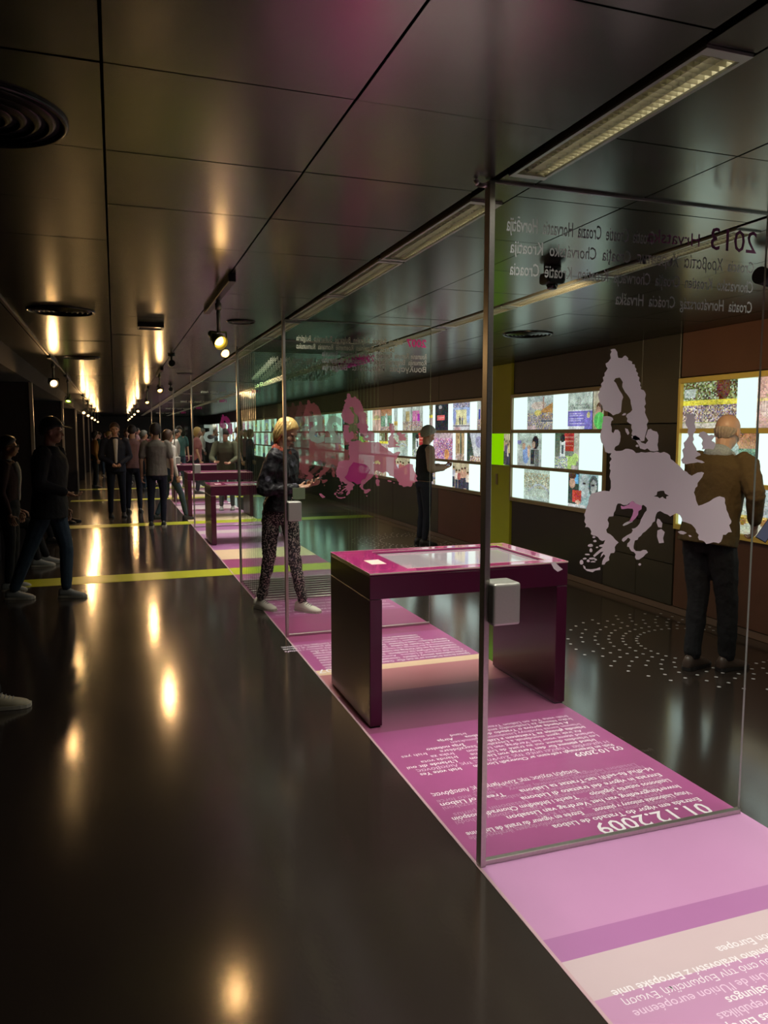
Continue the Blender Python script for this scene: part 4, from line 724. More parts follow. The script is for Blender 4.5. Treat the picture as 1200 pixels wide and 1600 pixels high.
FOLD = bpy.data.textures.new('folds', 'CLOUDS'); FOLD.noise_scale = 0.09; FOLD.noise_depth = 2
def solid(bm, name, m, parent, vox, smooth=4, fold=0.0, extra=None):
    """union of overlapping closed pieces into one continuous skin"""
    bmesh.ops.recalc_face_normals(bm, faces=bm.faces)
    me = bpy.data.meshes.new(name); bm.to_mesh(me); bm.free()
    o = bpy.data.objects.new(name, me); COL.objects.link(o)
    md = o.modifiers.new('r', 'REMESH'); md.mode = 'VOXEL'; md.voxel_size = vox; md.use_smooth_shade = True
    md = o.modifiers.new('s', 'SMOOTH'); md.factor = 0.5; md.iterations = smooth
    if fold:
        md = o.modifiers.new('d', 'DISPLACE'); md.texture = FOLD; md.strength = fold; md.mid_level = 0.5; md.texture_coords = 'LOCAL'
    me2 = bpy.data.meshes.new_from_object(o.evaluated_get(bpy.context.evaluated_depsgraph_get()))
    bpy.data.objects.remove(o); bpy.data.meshes.remove(me); me2.name = name; me2.materials.clear()
    if extra is not None:
        b2 = bmesh.new(); b2.from_mesh(me2); extra(b2); b2.to_mesh(me2); b2.free()
    for p in me2.polygons: p.use_smooth = True
    return link(name, me2, m, parent)
def hand(bm, wrist, d, palm_n, side, curl=0.6, s=1.0):
    """d: pointing direction of the hand; palm_n: normal of the palm; side: thumb side (+1/-1)"""
    d = d.normalized(); n = (palm_n - d * palm_n.dot(d)).normalized(); t = d.cross(n) * side
    rot = Matrix((t, d, n)).transposed().to_quaternion()
    blob(bm, wrist + d * 0.055 * s, (0.040 * s, 0.050 * s, 0.016 * s), rot)
    ball_tube(bm, [wrist - d * 0.02, wrist + d * 0.03 * s], [0.024 * s, 0.026 * s])
    for k, (off, ln) in enumerate(((0.029, 0.072), (0.010, 0.082), (-0.010, 0.077), (-0.028, 0.060))):
        p = wrist + d * 0.090 * s + t * off * s; pts = [p - d * 0.03 * s, p]; a = 0
        for q, f in enumerate((0.45, 0.32, 0.25)):
            a += curl * (0.5, 0.75, 0.6)[q] * (1 + 0.12 * k); p = p + (d * math.cos(a) + n * math.sin(a)) * ln * f * s; pts.append(p)
        ball_tube(bm, pts, [0.0095 * s, 0.0092 * s, 0.0085 * s, 0.0078 * s, 0.0068 * s], 8)
    p = wrist + d * 0.030 * s + t * 0.028 * s; p1 = p + (d * 0.6 + t * 0.7 + n * 0.3).normalized() * 0.036 * s; p2 = p1 + (d * 0.85 + t * 0.15 + n * 0.5).normalized() * 0.030 * s
    ball_tube(bm, [p - t * 0.015 * s, p1, p2], [0.013 * s, 0.0105 * s, 0.0085 * s], 8)
def shoe(par, ankle, yaw, m, sole, s=1.0, tilt=0.0):
    sec = [(-0.078, 0.018, 0.055), (-0.07, 0.032, 0.088), (-0.045, 0.037, 0.105), (-0.01, 0.037, 0.108), (0.025, 0.038, 0.095), (0.06, 0.043, 0.075), (0.10, 0.047, 0.062), (0.14, 0.046, 0.052), (0.17, 0.038, 0.042), (0.19, 0.020, 0.030)]
    M = Matrix.Translation((ankle[0], ankle[1], 0.0 + ankle[2] - 0.09)) @ Matrix.Rotation(yaw, 4, 'Z') @ Matrix.Rotation(tilt, 4, 'X')
    bm = bmesh.new(); L = []
    for y, wd, h in sec:
        L.append([bm.verts.new((wd * s * math.copysign(abs(math.cos(a)) ** .8, math.cos(a)), y * s, (0.015 + (h - 0.015) * max(0, math.sin(a)) ** .75) * s)) for a in [k * PI / 12 for k in range(13)]])
    for A, B_ in zip(L, L[1:]):
        for k in range(12): bm.faces.new((A[k], A[k + 1], B_[k + 1], B_[k]))
        bm.faces.new((A[0], B_[0], B_[12], A[12]))
    bm.faces.new(L[0]); bm.faces.new(L[-1][::-1]); bmesh.ops.recalc_face_normals(bm, faces=bm.faces); bm.transform(M)
    me = bpy.data.meshes.new('shoe'); bm.to_mesh(me); bm.free()
    for p in me.polygons: p.use_smooth = True
    o = link('shoe', me, m, par)
    bm = bmesh.new(); out = [(wd * 1.08 * s, y * 1.03 * s) for y, wd, h in sec] + [(-wd * 1.08 * s, y * 1.03 * s) for y, wd, h in sec[::-1]]
    A = [bm.verts.new((x, y, 0.002)) for x, y in out]; B_ = [bm.verts.new((x, y, 0.024 * s)) for x, y in out]
    bm.faces.new(A[::-1]); bm.faces.new(B_)
    for k in range(len(out)): bm.faces.new((A[k], A[(k + 1) % len(out)], B_[(k + 1) % len(out)], B_[k]))
    bmesh.ops.recalc_face_normals(bm, faces=bm.faces); bm.transform(M); me = bpy.data.meshes.new('sole'); bm.to_mesh(me); bm.free(); link('sole', me, sole, o)
    if sole is GUM:
        bm = bmesh.new()
        for yy_, zz in ((0.035, .093), (0.055, .082), (0.075, .073), (0.095, .067)): tube(bm, (-.026 * s, yy_ * s, (zz - .012) * s), (0, (yy_ + .006) * s, (zz + .002) * s), .0032 * s, seg=6); tube(bm, (0, (yy_ + .006) * s, (zz + .002) * s), (.026 * s, yy_ * s, (zz - .012) * s), .0032 * s, seg=6)
        bm.transform(M); me = bpy.data.meshes.new('laces'); bm.to_mesh(me); bm.free(); link('laces', me, SNKG, o)
    return o
def J0(s=1.0, female=False):
    w_ = 0.9 if female else 1.0
    J = dict(pelvis=V(0, 0, .95), neck=V(0, -.005, 1.475), head=V(0, .03, 1.635), shR=V(.185 * w_, 0, 1.42), shL=V(-.185 * w_, 0, 1.42), elR=V(.25 * w_, -.03, 1.13), elL=V(-.25 * w_, -.03, 1.13),
             wrR=V(.25 * w_, .05, .88), wrL=V(-.25 * w_, .05, .88), hiR=V(.09, 0, .93), hiL=V(-.09, 0, .93), knR=V(.105, .02, .50), knL=V(-.105, .02, .50), anR=V(.115, -.02, .09), anL=V(-.115, -.02, .09))
    return {k: v * s for k, v in J.items()}
def figure(label, x, y, face, h=1.75, female=False, vox=0.012, top=None, topname='jacket', legs=None, legname='trousers', shoes=None, sole=None, skin=None, hair=None, hairm=None,
           lean=0.0, head_yaw=0.0, head_pitch=0.0, J=None, hem=0.84, bulk=1.0, sleeve='long', vest=None, group=None, foot_yaw=(0, 0), hands=None, name='person', hoodie=None, shirt=None, cap=None, glasses=False, eyes=False, z=0.0, handcurl=0.7, legbulk=1.0, fold=0.012):
    """face: direction the person faces, degrees clockwise from +Y (down the corridor)"""
    skin = skin or SKIN; s = h / 1.75; P = J0(s, female)
    if 1.2 < x < 2.5 or abs(x - 0.9) < 0.03: z = 0.0010
    t = empty(name, (x, y, z), -math.radians(face), label, 'person', group)
    if lean:
        Q = Quaternion((1, 0, 0), -lean); pv = V(0, 0, 0.95 * s)
        for k in ('neck', 'head', 'shR', 'shL', 'elR', 'elL', 'wrR', 'wrL'): P[k] = pv + Q @ (P[k] - pv)
        P['head'] += V(0, -0.01, 0.0)
    if J:
        for k, v in J.items(): P[k] = Vector(v)
    sub = 3 if vox <= 0.01 else 2
    # ---- clothes: upper body
    up = (P['neck'] - P['pelvis']).normalized(); rt = (P['shR'] - P['shL']).normalized(); rt = (rt - up * rt.dot(up)).normalized(); fw = up.cross(rt).normalized()
    L = (P['neck'] - P['pelvis']).length; w_ = s * (0.9 if female else 1.0)
    hr = (P['hiR'] - P['hiL']).normalized(); hf = V(0, 0, 1).cross(hr).normalized()
    def ring(f, rx, ry, off=0.0, k=1.0): return (P['pelvis'] + up * L * f + fw * off * s, rt * rx * w_ * k, fw * ry * w_ * k)
    hz = (hem * s - P['pelvis'].z) / L
    def torso(bm, k=1.0, low=hz):
        rg = [ring(low, .172, .128, 0, k * 1.02), ring(max(low + .04, 0.0), .170, .125, 0, k)]
        rg += [ring(.22, .152 if female else .162, .115, 0, k), ring(.45, .165, .122, .005, k), ring(.65, .185, .128, 0.005, k), ring(.82, .190, .115, -.005, k), ring(.92, .150, .09, -.01, k), ring(1.0, .072, .07, 0, k), ring(1.035, .064, .064, 0.005, k)]
        loft(bm, rg)
    def arm(bm, sd, k, end=1.0, rw=0.038):
        a, b_, c = P['sh' + sd], P['el' + sd], P['wr' + sd]; a2 = a - rt * (0.03 * s if sd == 'R' else -0.03 * s)
        r = [0.068 * s * k, 0.064 * s * k, 0.052 * s * k]
        if end <= 0.5: e = a.lerp(b_, end * 2); ball_tube(bm, [a2, a, e], [r[0] * .95, r[0], r[1] * .95]); return
        e = b_.lerp(c, (end - .5) * 2); ball_tube(bm, [a2, a, b_, e], [r[0] * .95, r[0], r[2], rw * s * k])
    bm = bmesh.new(); torso(bm, bulk); en = {'long': 0.97, 'short': 0.36, 'elbow': 0.55, 'none': 0}[sleeve]
    if en:
        for sd in 'LR': arm(bm, sd, bulk, en)
    solid(bm, topname, top, t, vox, 4, fold)
    if vest:
        bm = bmesh.new(); torso(bm, bulk * 1.08, hz + 0.02); solid(bm, 'vest', vest, t, vox, 4, fold)
    if hoodie:
        bm = bmesh.new(); c = P['neck'] - fw * 0.045 * s
        blob(bm, c, (0.105 * s, 0.06 * s, 0.065 * s)); ball_tube(bm, [P['neck'] + rt * 0.07 * s + fw * .01, P['neck'] + fw * 0.06 * s - up * .03, P['neck'] - rt * 0.07 * s + fw * .01], [0.03 * s] * 3); solid(bm, 'collar', hoodie, t, max(vox, .01), 3)
    if shirt:
        bm = bmesh.new(); pts = [P['pelvis'] + up * L * f + fw * (q * w_ * bulk + .004) for f, q in ((.12, .118), (.4, .12), (.62, .128), (.8, .118), (.95, .08))]
        for i, (p, q) in enumerate(zip(pts, pts[1:])): tube(bm, p, q, (.022 + .007 * i) * s, (.029 + .007 * i) * s, 10)
        blob(bm, P['neck'] + up * 0.005, (.066 * s, .066 * s, .03 * s)); solid(bm, 'shirt_front', shirt, t, max(vox, .01), 2)
    # ---- legs
    bm = bmesh.new(); lb = legbulk
    loft(bm, [(P['pelvis'] + up * 0.10 * s, hr * .150 * w_, hf * .108 * s), (P['pelvis'] + V(0, 0, 0.02) * s, hr * .168 * w_, hf * .120 * s), (P['hiR'].lerp(P['hiL'], .5) - V(0, 0, .05) * s, hr * .165 * w_, hf * .118 * s), (P['hiR'].lerp(P['hiL'], .5) - V(0, 0, .12) * s, hr * .10 * w_, hf * .09 * s)])
    for sd in 'LR':
        a, k_, an = P['hi' + sd], P['kn' + sd], P['an' + sd]
        ball_tube(bm, [a, a.lerp(k_, .45), k_, k_.lerp(an, .4), an + (k_ - an).normalized() * 0.015], [.088 * s * lb, .078 * s * lb, .060 * s * lb, .056 * s * lb, .046 * s * lb])
    solid(bm, legname, legs, t, vox, 4, fold)
    # ---- shoes
    for sd, yw in zip('LR', foot_yaw): shoe(t, P['an' + sd] + V(0, 0.0, 0.0), yw, shoes, sole or shoes, s)
    # ---- body: one continuous skin
    bm = bmesh.new(); hd = P['head']; Hq = Quaternion((0, 0, 1), -math.radians(head_yaw)) @ Quaternion((1, 0, 0), math.radians(-head_pitch))
    def H(a, b_, c): return hd + Hq @ V(a * s, b_ * s, c * s)
    blob(bm, H(0, -0.012, 0.025), (.076 * s, .093 * s, .093 * s), Hq, sub); blob(bm, H(0, 0.018, -0.045), (.056 * s, .066 * s, .072 * s), Hq, sub)
    blob(bm, H(0, 0.055, -0.088), (.026 * s, .024 * s, .022 * s), Hq, 2); tube(bm, H(0, .075, .012), H(0, .104, -.030), .008 * s, .014 * s, 8); blob(bm, H(0, .100, -.030), (.014 * s, .013 * s, .011 * s), Hq, 2)
    for q in (-1, 1):
        blob(bm, H(q * .078, -.005, -.012), (.010 * s, .020 * s, .030 * s), Hq, 2); blob(bm, H(q * .032, .066, -.030), (.024 * s, .022 * s, .026 * s), Hq, 2); blob(bm, H(q * .030, .074, .022), (.026 * s, .012 * s, .009 * s), Hq, 2)
    blob(bm, H(0, .082, -.062), (.022 * s, .012 * s, .010 * s), Hq, 2)
    ball_tube(bm, [P['neck'] - up * .05 * s, P['neck'], H(0, -.02, -.06)], [.06 * s, .054 * s, .050 * s])
    ball_tube(bm, [P['pelvis'], P['pelvis'].lerp(P['neck'], .5), P['neck'] - up * .05 * s], [.09 * s, .085 * s, .07 * s])
    for sd in 'LR':
        ball_tube(bm, [P['neck'] - up * .05 * s, P['sh' + sd], P['el' + sd], P['wr' + sd]], [.05 * s, .048 * s, .036 * s, .025 * s], 12, 2)
        ball_tube(bm, [P['pelvis'], P['hi' + sd], P['kn' + sd], P['an' + sd]], [.08 * s, .07 * s, .045 * s, .032 * s])
    hs = []
    for sd in 'LR':
        el, wr = P['el' + sd], P['wr' + sd]; d = (wr - el).normalized()
        if hands and sd in hands: d, n = Vector(hands[sd][0]), Vector(hands[sd][1])
        else: n = (V(-1 if sd == 'R' else 1, 0, 0.01) if abs(d.z) > .7 else V(0, 0, 1))
        th = d.cross(n); sg = 1 if th.dot(V(0, 1, 0) if abs(d.z) > .7 else V(-1 if sd == 'R' else 1, 0, .2)) > 0 else -1
        hs.append((wr, d, n, sg))
    if vox <= 0.009:
        for a in hs: hand(bm, *a, curl=handcurl, s=s)
        solid(bm, 'body', skin, t, 0.0055, 2)
    else:
        def ex(b2):
            for a in hs: hand(b2, *a, curl=handcurl, s=s)
        solid(bm, 'body', skin, t, vox, 2, extra=ex)
    if eyes:
        for q in (-1, 1):
            bm = bmesh.new(); blob(bm, H(q * .031, .082, .004), (.012 * s, .006 * s, .006 * s), Hq, 2); me = bpy.data.meshes.new('eye'); bm.to_mesh(me); bm.free(); link('eye', me, EYEW, t)
        bm = bmesh.new(); blob(bm, H(0, .0945, -.062), (.020 * s, .004 * s, .006 * s), Hq, 2); me = bpy.data.meshes.new('lips'); bm.to_mesh(me); bm.free(); link('lips', me, LIPS, t)
    # ---- hair
    if hair:
        bm = bmesh.new(); bmesh.ops.create_icosphere(bm, subdivisions=5 if vox < .011 else 4, radius=1)
        rr = random.Random(3)
        for v in bm.verts:
            d = v.co.copy()
            if hair == 'short': f = d.z * 1.0 - d.y * .75 + .30
            elif hair == 'curly': f = d.z * 1.0 - d.y * .9 + .42
            elif hair == 'bob': f = d.z * .8 - d.y * 1.0 + .55
            elif hair == 'long': f = d.z * .6 - d.y * 1.1 + .75
            elif hair == 'fringe': f = min(.0 - d.z, d.z * .5 - d.y + .15, 1)
            else: f = d.z - d.y * .7
            g = max(0.0, min(1.0, f * 6)); th = {'short': .13, 'curly': .24, 'bob': .14, 'long': .22, 'fringe': .02}.get(hair, .1)
            n_ = 0.03 * math.sin(math.atan2(d.x, d.y) * 22 + d.z * 5) * (1 - d.z * .5) + 0.02 * math.sin(d.x * 23 + d.z * 9) * math.sin(d.y * 17) + (0.03 * math.sin(d.x * 31) * math.sin(d.z * 29 + 1) * math.sin(d.y * 27) if hair == 'curly' else 0)
            k = 0.86 + (0.14 + th + n_) * g
            ell_ = V(d.x * .078, d.y * .097 - .012, d.z * .098 + .022)
            if hair in ('bob', 'long') and d.z < 0.1: ell_.z += (d.z - .1) * (.06 if hair == 'bob' else .2) * g
            v.co = hd + Hq @ (ell_ * k * s)
        me = bpy.data.meshes.new('hair'); bm.to_mesh(me); bm.free()
        for p in me.polygons: p.use_smooth = True
        link('hair', me, hairm, t)
    if cap:
        bm = bmesh.new(); bmesh.ops.create_icosphere(bm, subdivisions=3, radius=1)
        for v in bm.verts:
            d = v.co.copy()
            if d.z < .12: d.z = .12; 
            v.co = hd + Hq @ (V(d.x * .092, d.y * .112 - .012, d.z * .115 + .032) * s)
        me = bpy.data.meshes.new('cap'); bm.to_mesh(me); bm.free()
        for p in me.polygons: p.use_smooth = True
        o = link('cap', me, cap, t)
        bm = bmesh.new(); blob(bm, H(0, .125, .050), (.068 * s, .062 * s, .007 * s), Hq @ Quaternion((1, 0, 0), -0.15), 2); me = bpy.data.meshes.new('peak'); bm.to_mesh(me); bm.free(); link('peak', me, cap, o)
        bm = bmesh.new(); blob(bm, H(0.02, .105, .085), (.022 * s, .008 * s, .012 * s), Hq, 2); me = bpy.data.meshes.new('emblem'); bm.to_mesh(me); bm.free(); link('emblem', me, mat('pale_emblem', (0.3, 0.3, 0.3), 0.6), o)
    if glasses:
        sg_ = []
        for q in (-1, 1):
            sg_ += [(H(q * .080, -.01, .0), H(q * .068, .088, .004), .0022)]
            pr = None
            for k in range(9):
                a = k * PI / 4; p = H(q * .034 + .024 * math.cos(a), .096, .002 + .018 * math.sin(a))
                if pr is not None: sg_.append((pr, p, .0018))
                pr = p
        tubes('glasses', sg_, BLACKM, t, 6)
    return t
# materials
JKT = cloth('black_padded', (0.016, 0.015, 0.016), 30, 0.8, 0.42)
nt = JKT.node_tree; b = nt.nodes['Principled BSDF']; vo = nt.nodes.new('ShaderNodeTexNoise'); vo.inputs['Scale'].default_value = 7; tc = nt.nodes.new('ShaderNodeTexCoord'); nt.links.new(tc.outputs['Object'], vo.inputs['Vector'])
rp = nt.nodes.new('ShaderNodeValToRGB'); rp.color_ramp.elements[0].position = 0.60; rp.color_ramp.elements[0].color = (0.014, 0.013, 0.015, 1); rp.color_ramp.elements[1].position = 0.64; rp.color_ramp.elements[1].color = (0.09, 0.085, 0.11, 1)
nt.links.new(vo.outputs['Fac'], rp.inputs[0]); nt.links.new(rp.outputs[0], b.inputs['Base Color'])
SPK, nt, b = nodes('speckled_trousers'); vo = nt.nodes.new('ShaderNodeTexNoise'); vo.inputs['Scale'].default_value = 75; vo.inputs['Detail'].default_value = 1; tc = nt.nodes.new('ShaderNodeTexCoord'); nt.links.new(tc.outputs['Object'], vo.inputs['Vector'])
rp = nt.nodes.new('ShaderNodeValToRGB'); rp.color_ramp.elements[0].position = 0.53; rp.color_ramp.elements[0].color = (0.012, 0.011, 0.012, 1); rp.color_ramp.elements[1].position = 0.58; rp.color_ramp.elements[1].color = (0.42, 0.36, 0.30, 1)
nt.links.new(vo.outputs['Fac'], rp.inputs[0]); nt.links.new(rp.outputs[0], b.inputs['Base Color']); b.inputs['Roughness'].default_value = 0.8
DK = cloth('black_cloth', (0.018, 0.018, 0.02)); NAVY = cloth('dark_navy', (0.02, 0.022, 0.035)); JEAN = cloth('dark_jeans', (0.045, 0.07, 0.10)); OLV = cloth('olive_brown', (0.085, 0.055, 0.022)); GREYT = cloth('grey_tshirt', (0.20, 0.175, 0.14)); PNK = cloth('dusty_pink', (0.22, 0.12, 0.12)); MUST = cloth('mustard', (0.30, 0.14, 0.03))
WHT = cloth('white_shirt', (0.55, 0.5, 0.45)); BEIGE = cloth('beige_sleeve', (0.36, 0.26, 0.20)); RUST = cloth('rust_hood', (0.26, 0.06, 0.035)); SNK = mat('sneaker_white', (0.72, 0.66, 0.55), 0.6, var=0.05); SNKG = mat('sneaker_grey', (0.30, 0.30, 0.28), 0.6, var=0.1); SHB = mat('brown_leather', (0.07, 0.045, 0.035), 0.35); SHK = mat('black_leather', (0.02, 0.018, 0.018), 0.35); TANS = mat('tan_sneaker', (0.42, 0.36, 0.24), 0.6, var=0.15); GUM = mat('sole_rubber', (0.5, 0.45, 0.36), 0.6)
BLOND = mat('blond_hair', (0.62, 0.40, 0.13), 0.45, var=0.25, scale=60, bump=0.4); GREYH = mat('grey_hair', (0.30, 0.29, 0.24), 0.6, var=0.3, scale=60, bump=0.5); DRKH = mat('dark_hair', (0.02, 0.013, 0.01), 0.5, var=0.3, scale=50, bump=0.4); BRNH = mat('brown_hair', (0.08, 0.04, 0.02), 0.5, var=0.3, scale=50, bump=0.4); SILV = mat('white_hair', (0.34, 0.27, 0.20), 0.6, var=0.2, scale=60, bump=0.4)
def phone(x, y, z, rot, label):
    t = empty('phone', (x, y, z), 0, label, 'phone'); t.rotation_euler = rot
    box('case', (-0.036, 0.036, -0.075, 0.075, -0.004, 0.004), BLACKM, t, 0.003, 2); box('screen', (-0.032, 0.032, -0.070, 0.070, 0.0042, 0.0048), mat('phone_screen', (0.05, 0.06, 0.1), 0.1, emit=(0.35, 0.4, 0.7), estr=0.08), t)
    return t
# blonde visitor behind the second glass: faces right and toward the camera, looks down at a phone
figure('blonde visitor in black padded jacket and speckled trousers holding a phone, behind second glass', 1.38, 6.83, 128, 1.74, True, 0.008, JKT, 'jacket', SPK, 'trousers', SNK, GUM, hair='bob', hairm=BLOND, lean=0.10, head_yaw=5, head_pitch=28, hem=0.93, bulk=1.16, hoodie=RUST, eyes=True,
       J=dict(anR=(-0.01, -0.205, .09), anL=(-0.04, 0.205, .09), knR=(0.03, -0.09, .50), knL=(0.0, 0.14, .50), hiR=(0.04, -0.06, .92), hiL=(-0.03, 0.08, .92),
              elR=(.27, -.02, 1.12), wrR=(.10, .23, 1.14), elL=(-.22, .02, 1.14), wrL=(-.05, .27, 1.16)) | {}, foot_yaw=(-0.2, -0.35), hands=dict(R=((-.5, .8, .1), (0, .3, .9)), L=((.4, .8, .05), (0, .2, 1))), fold=0.035)
phone(1.655, 6.63, 1.195, (0.35, 0.1, -2.2), 'phone held low by the blonde visitor behind second glass')
# bald man at the nearest display: his right side to us
figure('bald elderly man with glasses in olive brown jacket bending toward the nearest photos', 3.79, 4.16, 78, 1.76, False, 0.008, OLV, 'jacket', DK, 'trousers', SHB, SHK, skin=mat('skin_pale', (0.50, 0.30, 0.20), 0.45, var=0.06, scale=30), hair='fringe', hairm=SILV, lean=0.20, head_yaw=-8, head_pitch=16, hem=0.86, bulk=1.2, glasses=True, eyes=True, shirt=WHT, hoodie=cloth('check_collar', (0.30, 0.34, 0.36), 90, 0.2, 0.8, 0.5),
       J=dict(elR=(.30, .04, 1.22), wrR=(.25, .12, 1.03), elL=(-.26, .14, 1.14), wrL=(-.2, .30, 0.98), anR=(.11, .10, .09), anL=(-.03, -.08, .09), knR=(.11, .07, .50), knL=(-.05, -.02, .50)), foot_yaw=(0.1, -0.1), handcurl=0.9, legbulk=1.2, fold=0.018)
phone(3.985, 3.86, 0.985, (1.15, 0.5, -0.9), 'phone in the hand of the bald man')
# grey-haired woman further on
figure('grey-haired woman in black vest and beige sleeves reading her phone by the long display', 4.18, 10.25, 92, 1.70, True, 0.011, BEIGE, 'blouse', NAVY, 'trousers', SHK, None, hair='curly', hairm=GREYH, lean=0.08, head_yaw=0, head_pitch=22, hem=0.95, bulk=1.1, vest=DK, eyes=False,
       J=dict(elR=(.23, .03, 1.10), wrR=(.13, .27, 1.12), elL=(-.22, .05, 1.10), wrL=(-.06, .28, 1.14)), hands=dict(R=((-.2, .9, .15), (-.3, 0, 1)), L=((.2, .9, .1), (.3, 0, 1))))
phone(4.53, 10.2, 1.15, (0.5, 0, -1.5), 'phone held by the grey-haired woman')
# man in a cap at left
figure('man in black cap, dark jacket, jeans and pale sneakers walking at the left', -0.62, 8.10, 108, 1.75, False, 0.010, DK, 'jacket', JEAN, 'jeans', SNKG, GUM, skin=SKIND, cap=BLACKM, hair='short', hairm=DRKH, lean=0.05, head_yaw=-8, head_pitch=4, hem=0.80, bulk=1.25, eyes=True,
       J=dict(anR=(.06, -.36, .09), anL=(-.02, .12, .09), knR=(.08, -.18, .50), knL=(-.06, .12, .50), elR=(.28, .02, 1.14), wrR=(.16, .22, 1.05)), foot_yaw=(0, 0.1), legbulk=1.12)
# couple in the middle distance
figure('man in dark suit and open pale shirt facing the camera with clasped hands', 0.0, 15.6, 176, 1.80, False, 0.012, NAVY, 'suit_jacket', NAVY, 'trousers', SHK, None, hair='short', hairm=BRNH, shirt=WHT, eyes=True, hem=0.84, head_pitch=4, bulk=1.06,
       J=dict(elR=(.27, .0, 1.16), wrR=(.06, .17, 1.02), elL=(-.27, .0, 1.16), wrL=(-.06, .17, 1.02)))
figure('man in rolled-sleeve dusty pink shirt with his back turned, beside the suited man', 0.33, 16.3, 8, 1.76, False, 0.013, PNK, 'shirt', NAVY, 'trousers', SHK, None, hair='short', hairm=DRKH, sleeve='elbow', hem=0.9)
figure('man in grey t-shirt and dark trousers seen from behind at mid corridor', 0.66, 13.75, 5, 1.76, False, 0.011, GREYT, 'tshirt', NAVY, 'trousers', SHK, GUM, hair='curly', hairm=DRKH, sleeve='short', hem=0.88, bulk=1.05, J=dict(anR=(.09, .06, .09), knR=(.1, .07, .5)))
figure('visitor in grey jeans striding right past the man in grey t-shirt', 0.90, 14.6, 60, 1.66, True, 0.013, WHT, 'blouse', JEAN, 'jeans', SHK, None, hair='bob', hairm=BRNH, hem=0.92, J=dict(anR=(.1, .30, .09), knR=(.1, .2, .5), anL=(-.1, -.2, .12), knL=(-.1, .02, .5)))
figure('visitor in olive jacket leaning over the farther table with a phone', 2.18, 16.25, 190, 1.75, False, 0.013, cloth('olive_green', (0.10, 0.10, 0.06)), 'jacket', cloth('green_grey', (0.10, 0.12, 0.10)), 'trousers', SNKG, None, hair='short', hairm=DRKH, lean=0.4, hem=0.84, bulk=1.15, head_pitch=30,
       J=dict(elR=(.28, .32, 1.10), wrR=(.2, .52, 1.04), elL=(-.25, .3, 1.1), wrL=(-.1, .5, 1.02)))
figure('visitor in mustard top and black trousers against the left partitions', -0.58, 24.3, 80, 1.66, True, 0.016, MUST, 'top', DK, 'trousers', SHK, None, hair='bob', hairm=DRKH, lean=0.05)
# people sitting in the left alcoves
def seated(label, x, y, face, mt, ml, sh, hairm=DRKH, dk=True, so=None, **kw):
    J = dict(pelvis=(0, 0, .55), hiR=(.09, .02, .53), hiL=(-.09, .02, .53), knR=(.13, .44, .54), knL=(-.11, .44, .54), anR=(.12, .52, .09), anL=(-.10, .60, .09), neck=(0, -.02, 1.06), head=(0, .02, 1.22), shR=(.185, -.01, 1.0), shL=(-.185, -.01, 1.0), elR=(.25, .06, .74), elL=(-.25, .06, .74), wrR=(.13, .28, .68), wrL=(-.1, .3, .68))
    return figure(label, x, y, face, 1.75, False, kw.pop('vox', 0.012), mt, 'jacket', ml, 'trousers', sh, so, skin=SKIND, hair='short', hairm=hairm, J=J, hem=0.5, hands=dict(R=((-.2, .9, -.2), (0, -.2, -1)), L=((.2, .9, -.2), (0, -.2, -1))), **kw)
LEAT = mat('bench_black', (0.02, 0.018, 0.02), 0.5, var=0.1)
for y0, y1, lab in ((3.2, 5.15, 'black bench at the near left edge of the picture'), (5.4, 10.8, 'black bench along the first left alcove behind the man in the cap'), (11.1, 17.1, 'black bench in the second left alcove'), (17.4, 22.9, 'black bench in the third left alcove')):
    o = box('bench', (-1.92, -1.42, y0, y1, 0.0, 0.405), LEAT, None, 0.01, 2); tag(o, lab, 'bench', 'black alcove benches')
figure('short dark-clothed visitor with glasses at left edge behind the man in cap', -1.06, 8.75, 95, 1.58, True, 0.012, cloth('dark_red_brown', (0.05, 0.025, 0.025)), 'jacket', DK, 'trousers', SNKG, GUM, skin=SKIND, hair='short', hairm=DRKH, glasses=True, eyes=True, hem=0.9, shirt=WHT)
seated('visitor with pale sneakers sitting on the first alcove bench', -1.45, 10.2, 90, DK, DK, SNKG, so=GUM)
seated('seated visitor whose black shoes stick out beyond the first left partition', -1.45, 12.3, 90, DK, DK, SHK)
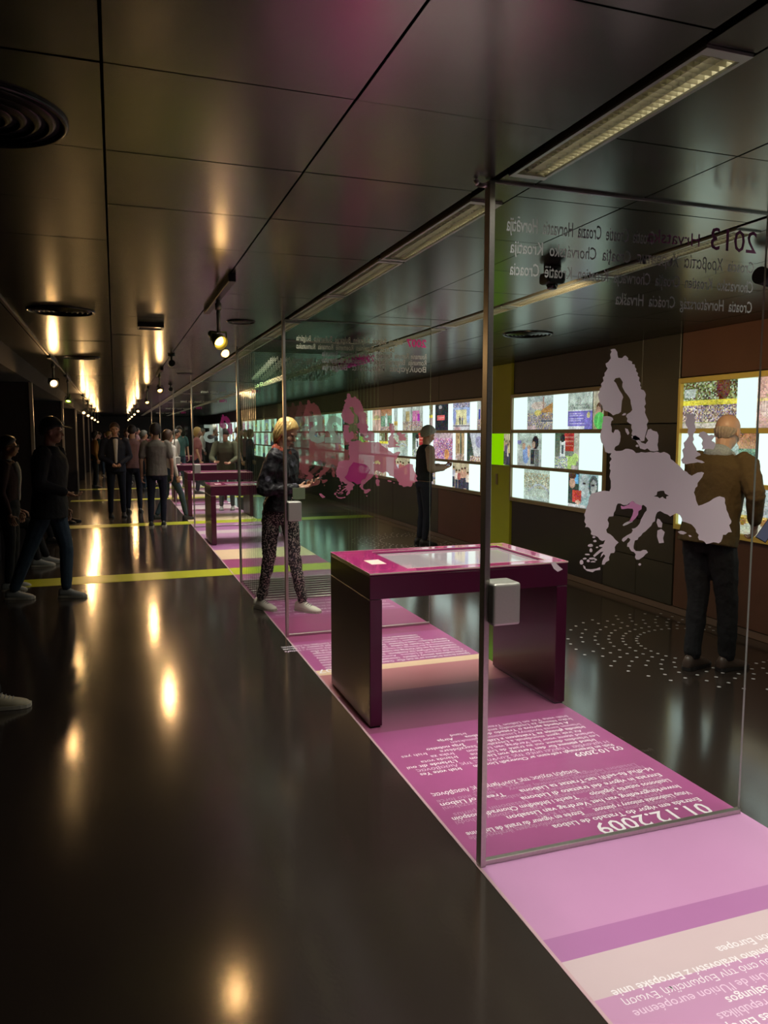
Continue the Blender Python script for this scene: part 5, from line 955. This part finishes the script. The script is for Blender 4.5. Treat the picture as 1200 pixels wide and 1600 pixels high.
seated('seated visitor in the second left alcove, legs stretched into the corridor', -1.42, 14.9, 92, NAVY, JEAN, SHK)
figure('visitor walking in from the left edge, of whom only a tan sneaker shows', -1.08, 4.84, 92, 1.75, False, 0.014, DK, 'jacket', DK, 'trousers', TANS, GUM, hair='short', hairm=DRKH, J=dict(anL=(-.06, .36, .09), knL=(-.08, .26, .5), anR=(.1, -.22, .09), knR=(.1, .0, .49)))
# far crowd
cl = [PNK, WHT, DK, NAVY, MUST, GREYT, cloth('rose', (0.28, 0.10, 0.10)), cloth('brown', (0.12, 0.08, 0.04)), cloth('teal', (0.06, 0.14, 0.13))]
cn = ['dusty pink', 'white', 'black', 'navy', 'mustard', 'grey', 'rose', 'brown', 'teal']
hn = [(DRKH, 'dark'), (BRNH, 'brown'), (GREYH, 'grey'), (BLOND, 'blond')]
spots = [(1.55, 21.5), (2.05, 20.9), (2.55, 21.6), (3.1, 20.6), (3.6, 21.8), (1.8, 23.6), (2.9, 24.2), (3.9, 24.5), (0.75, 22.5), (0.35, 26.0), (1.1, 24.6), (-0.2, 27.5), (0.6, 29.5), (1.3, 29.2), (-0.55, 30.5), (0.1, 33.0), (0.9, 34.5), (2.2, 29.5), (3.2, 30.5), (-0.4, 36), (1.6, 37), (4.1, 19.6)]
seen = {}
for i, (x, y) in enumerate(spots):
    ci = (i * 5 + 1) % 9; hm, hnm = hn[(i * 3 + i // 4) % 4]; f = R.choice([170, 190, 90, 75, 260, 10, 100])
    key = (ci, hnm); turn = 'facing the camera' if 150 < f < 210 else 'back to the camera' if f < 30 else 'turned sideways'
    where = 'behind glass' if x > 1.4 else ('by left partitions' if x < -0.3 else 'in mid corridor')
    figure('%s-haired %s-topped visitor in distant crowd %s, %s' % (hnm, cn[ci], where, turn), x, y, f, 1.62 + 0.2 * R.random(), i % 3 == 0, 0.02, cl[ci], 'top', [DK, NAVY, JEAN][i % 3], 'trousers', SHK, None, hair=['short', 'bob', 'curly'][i % 3], hairm=hm, group='distant crowd', sleeve=['long', 'short'][i % 2], hem=0.88)
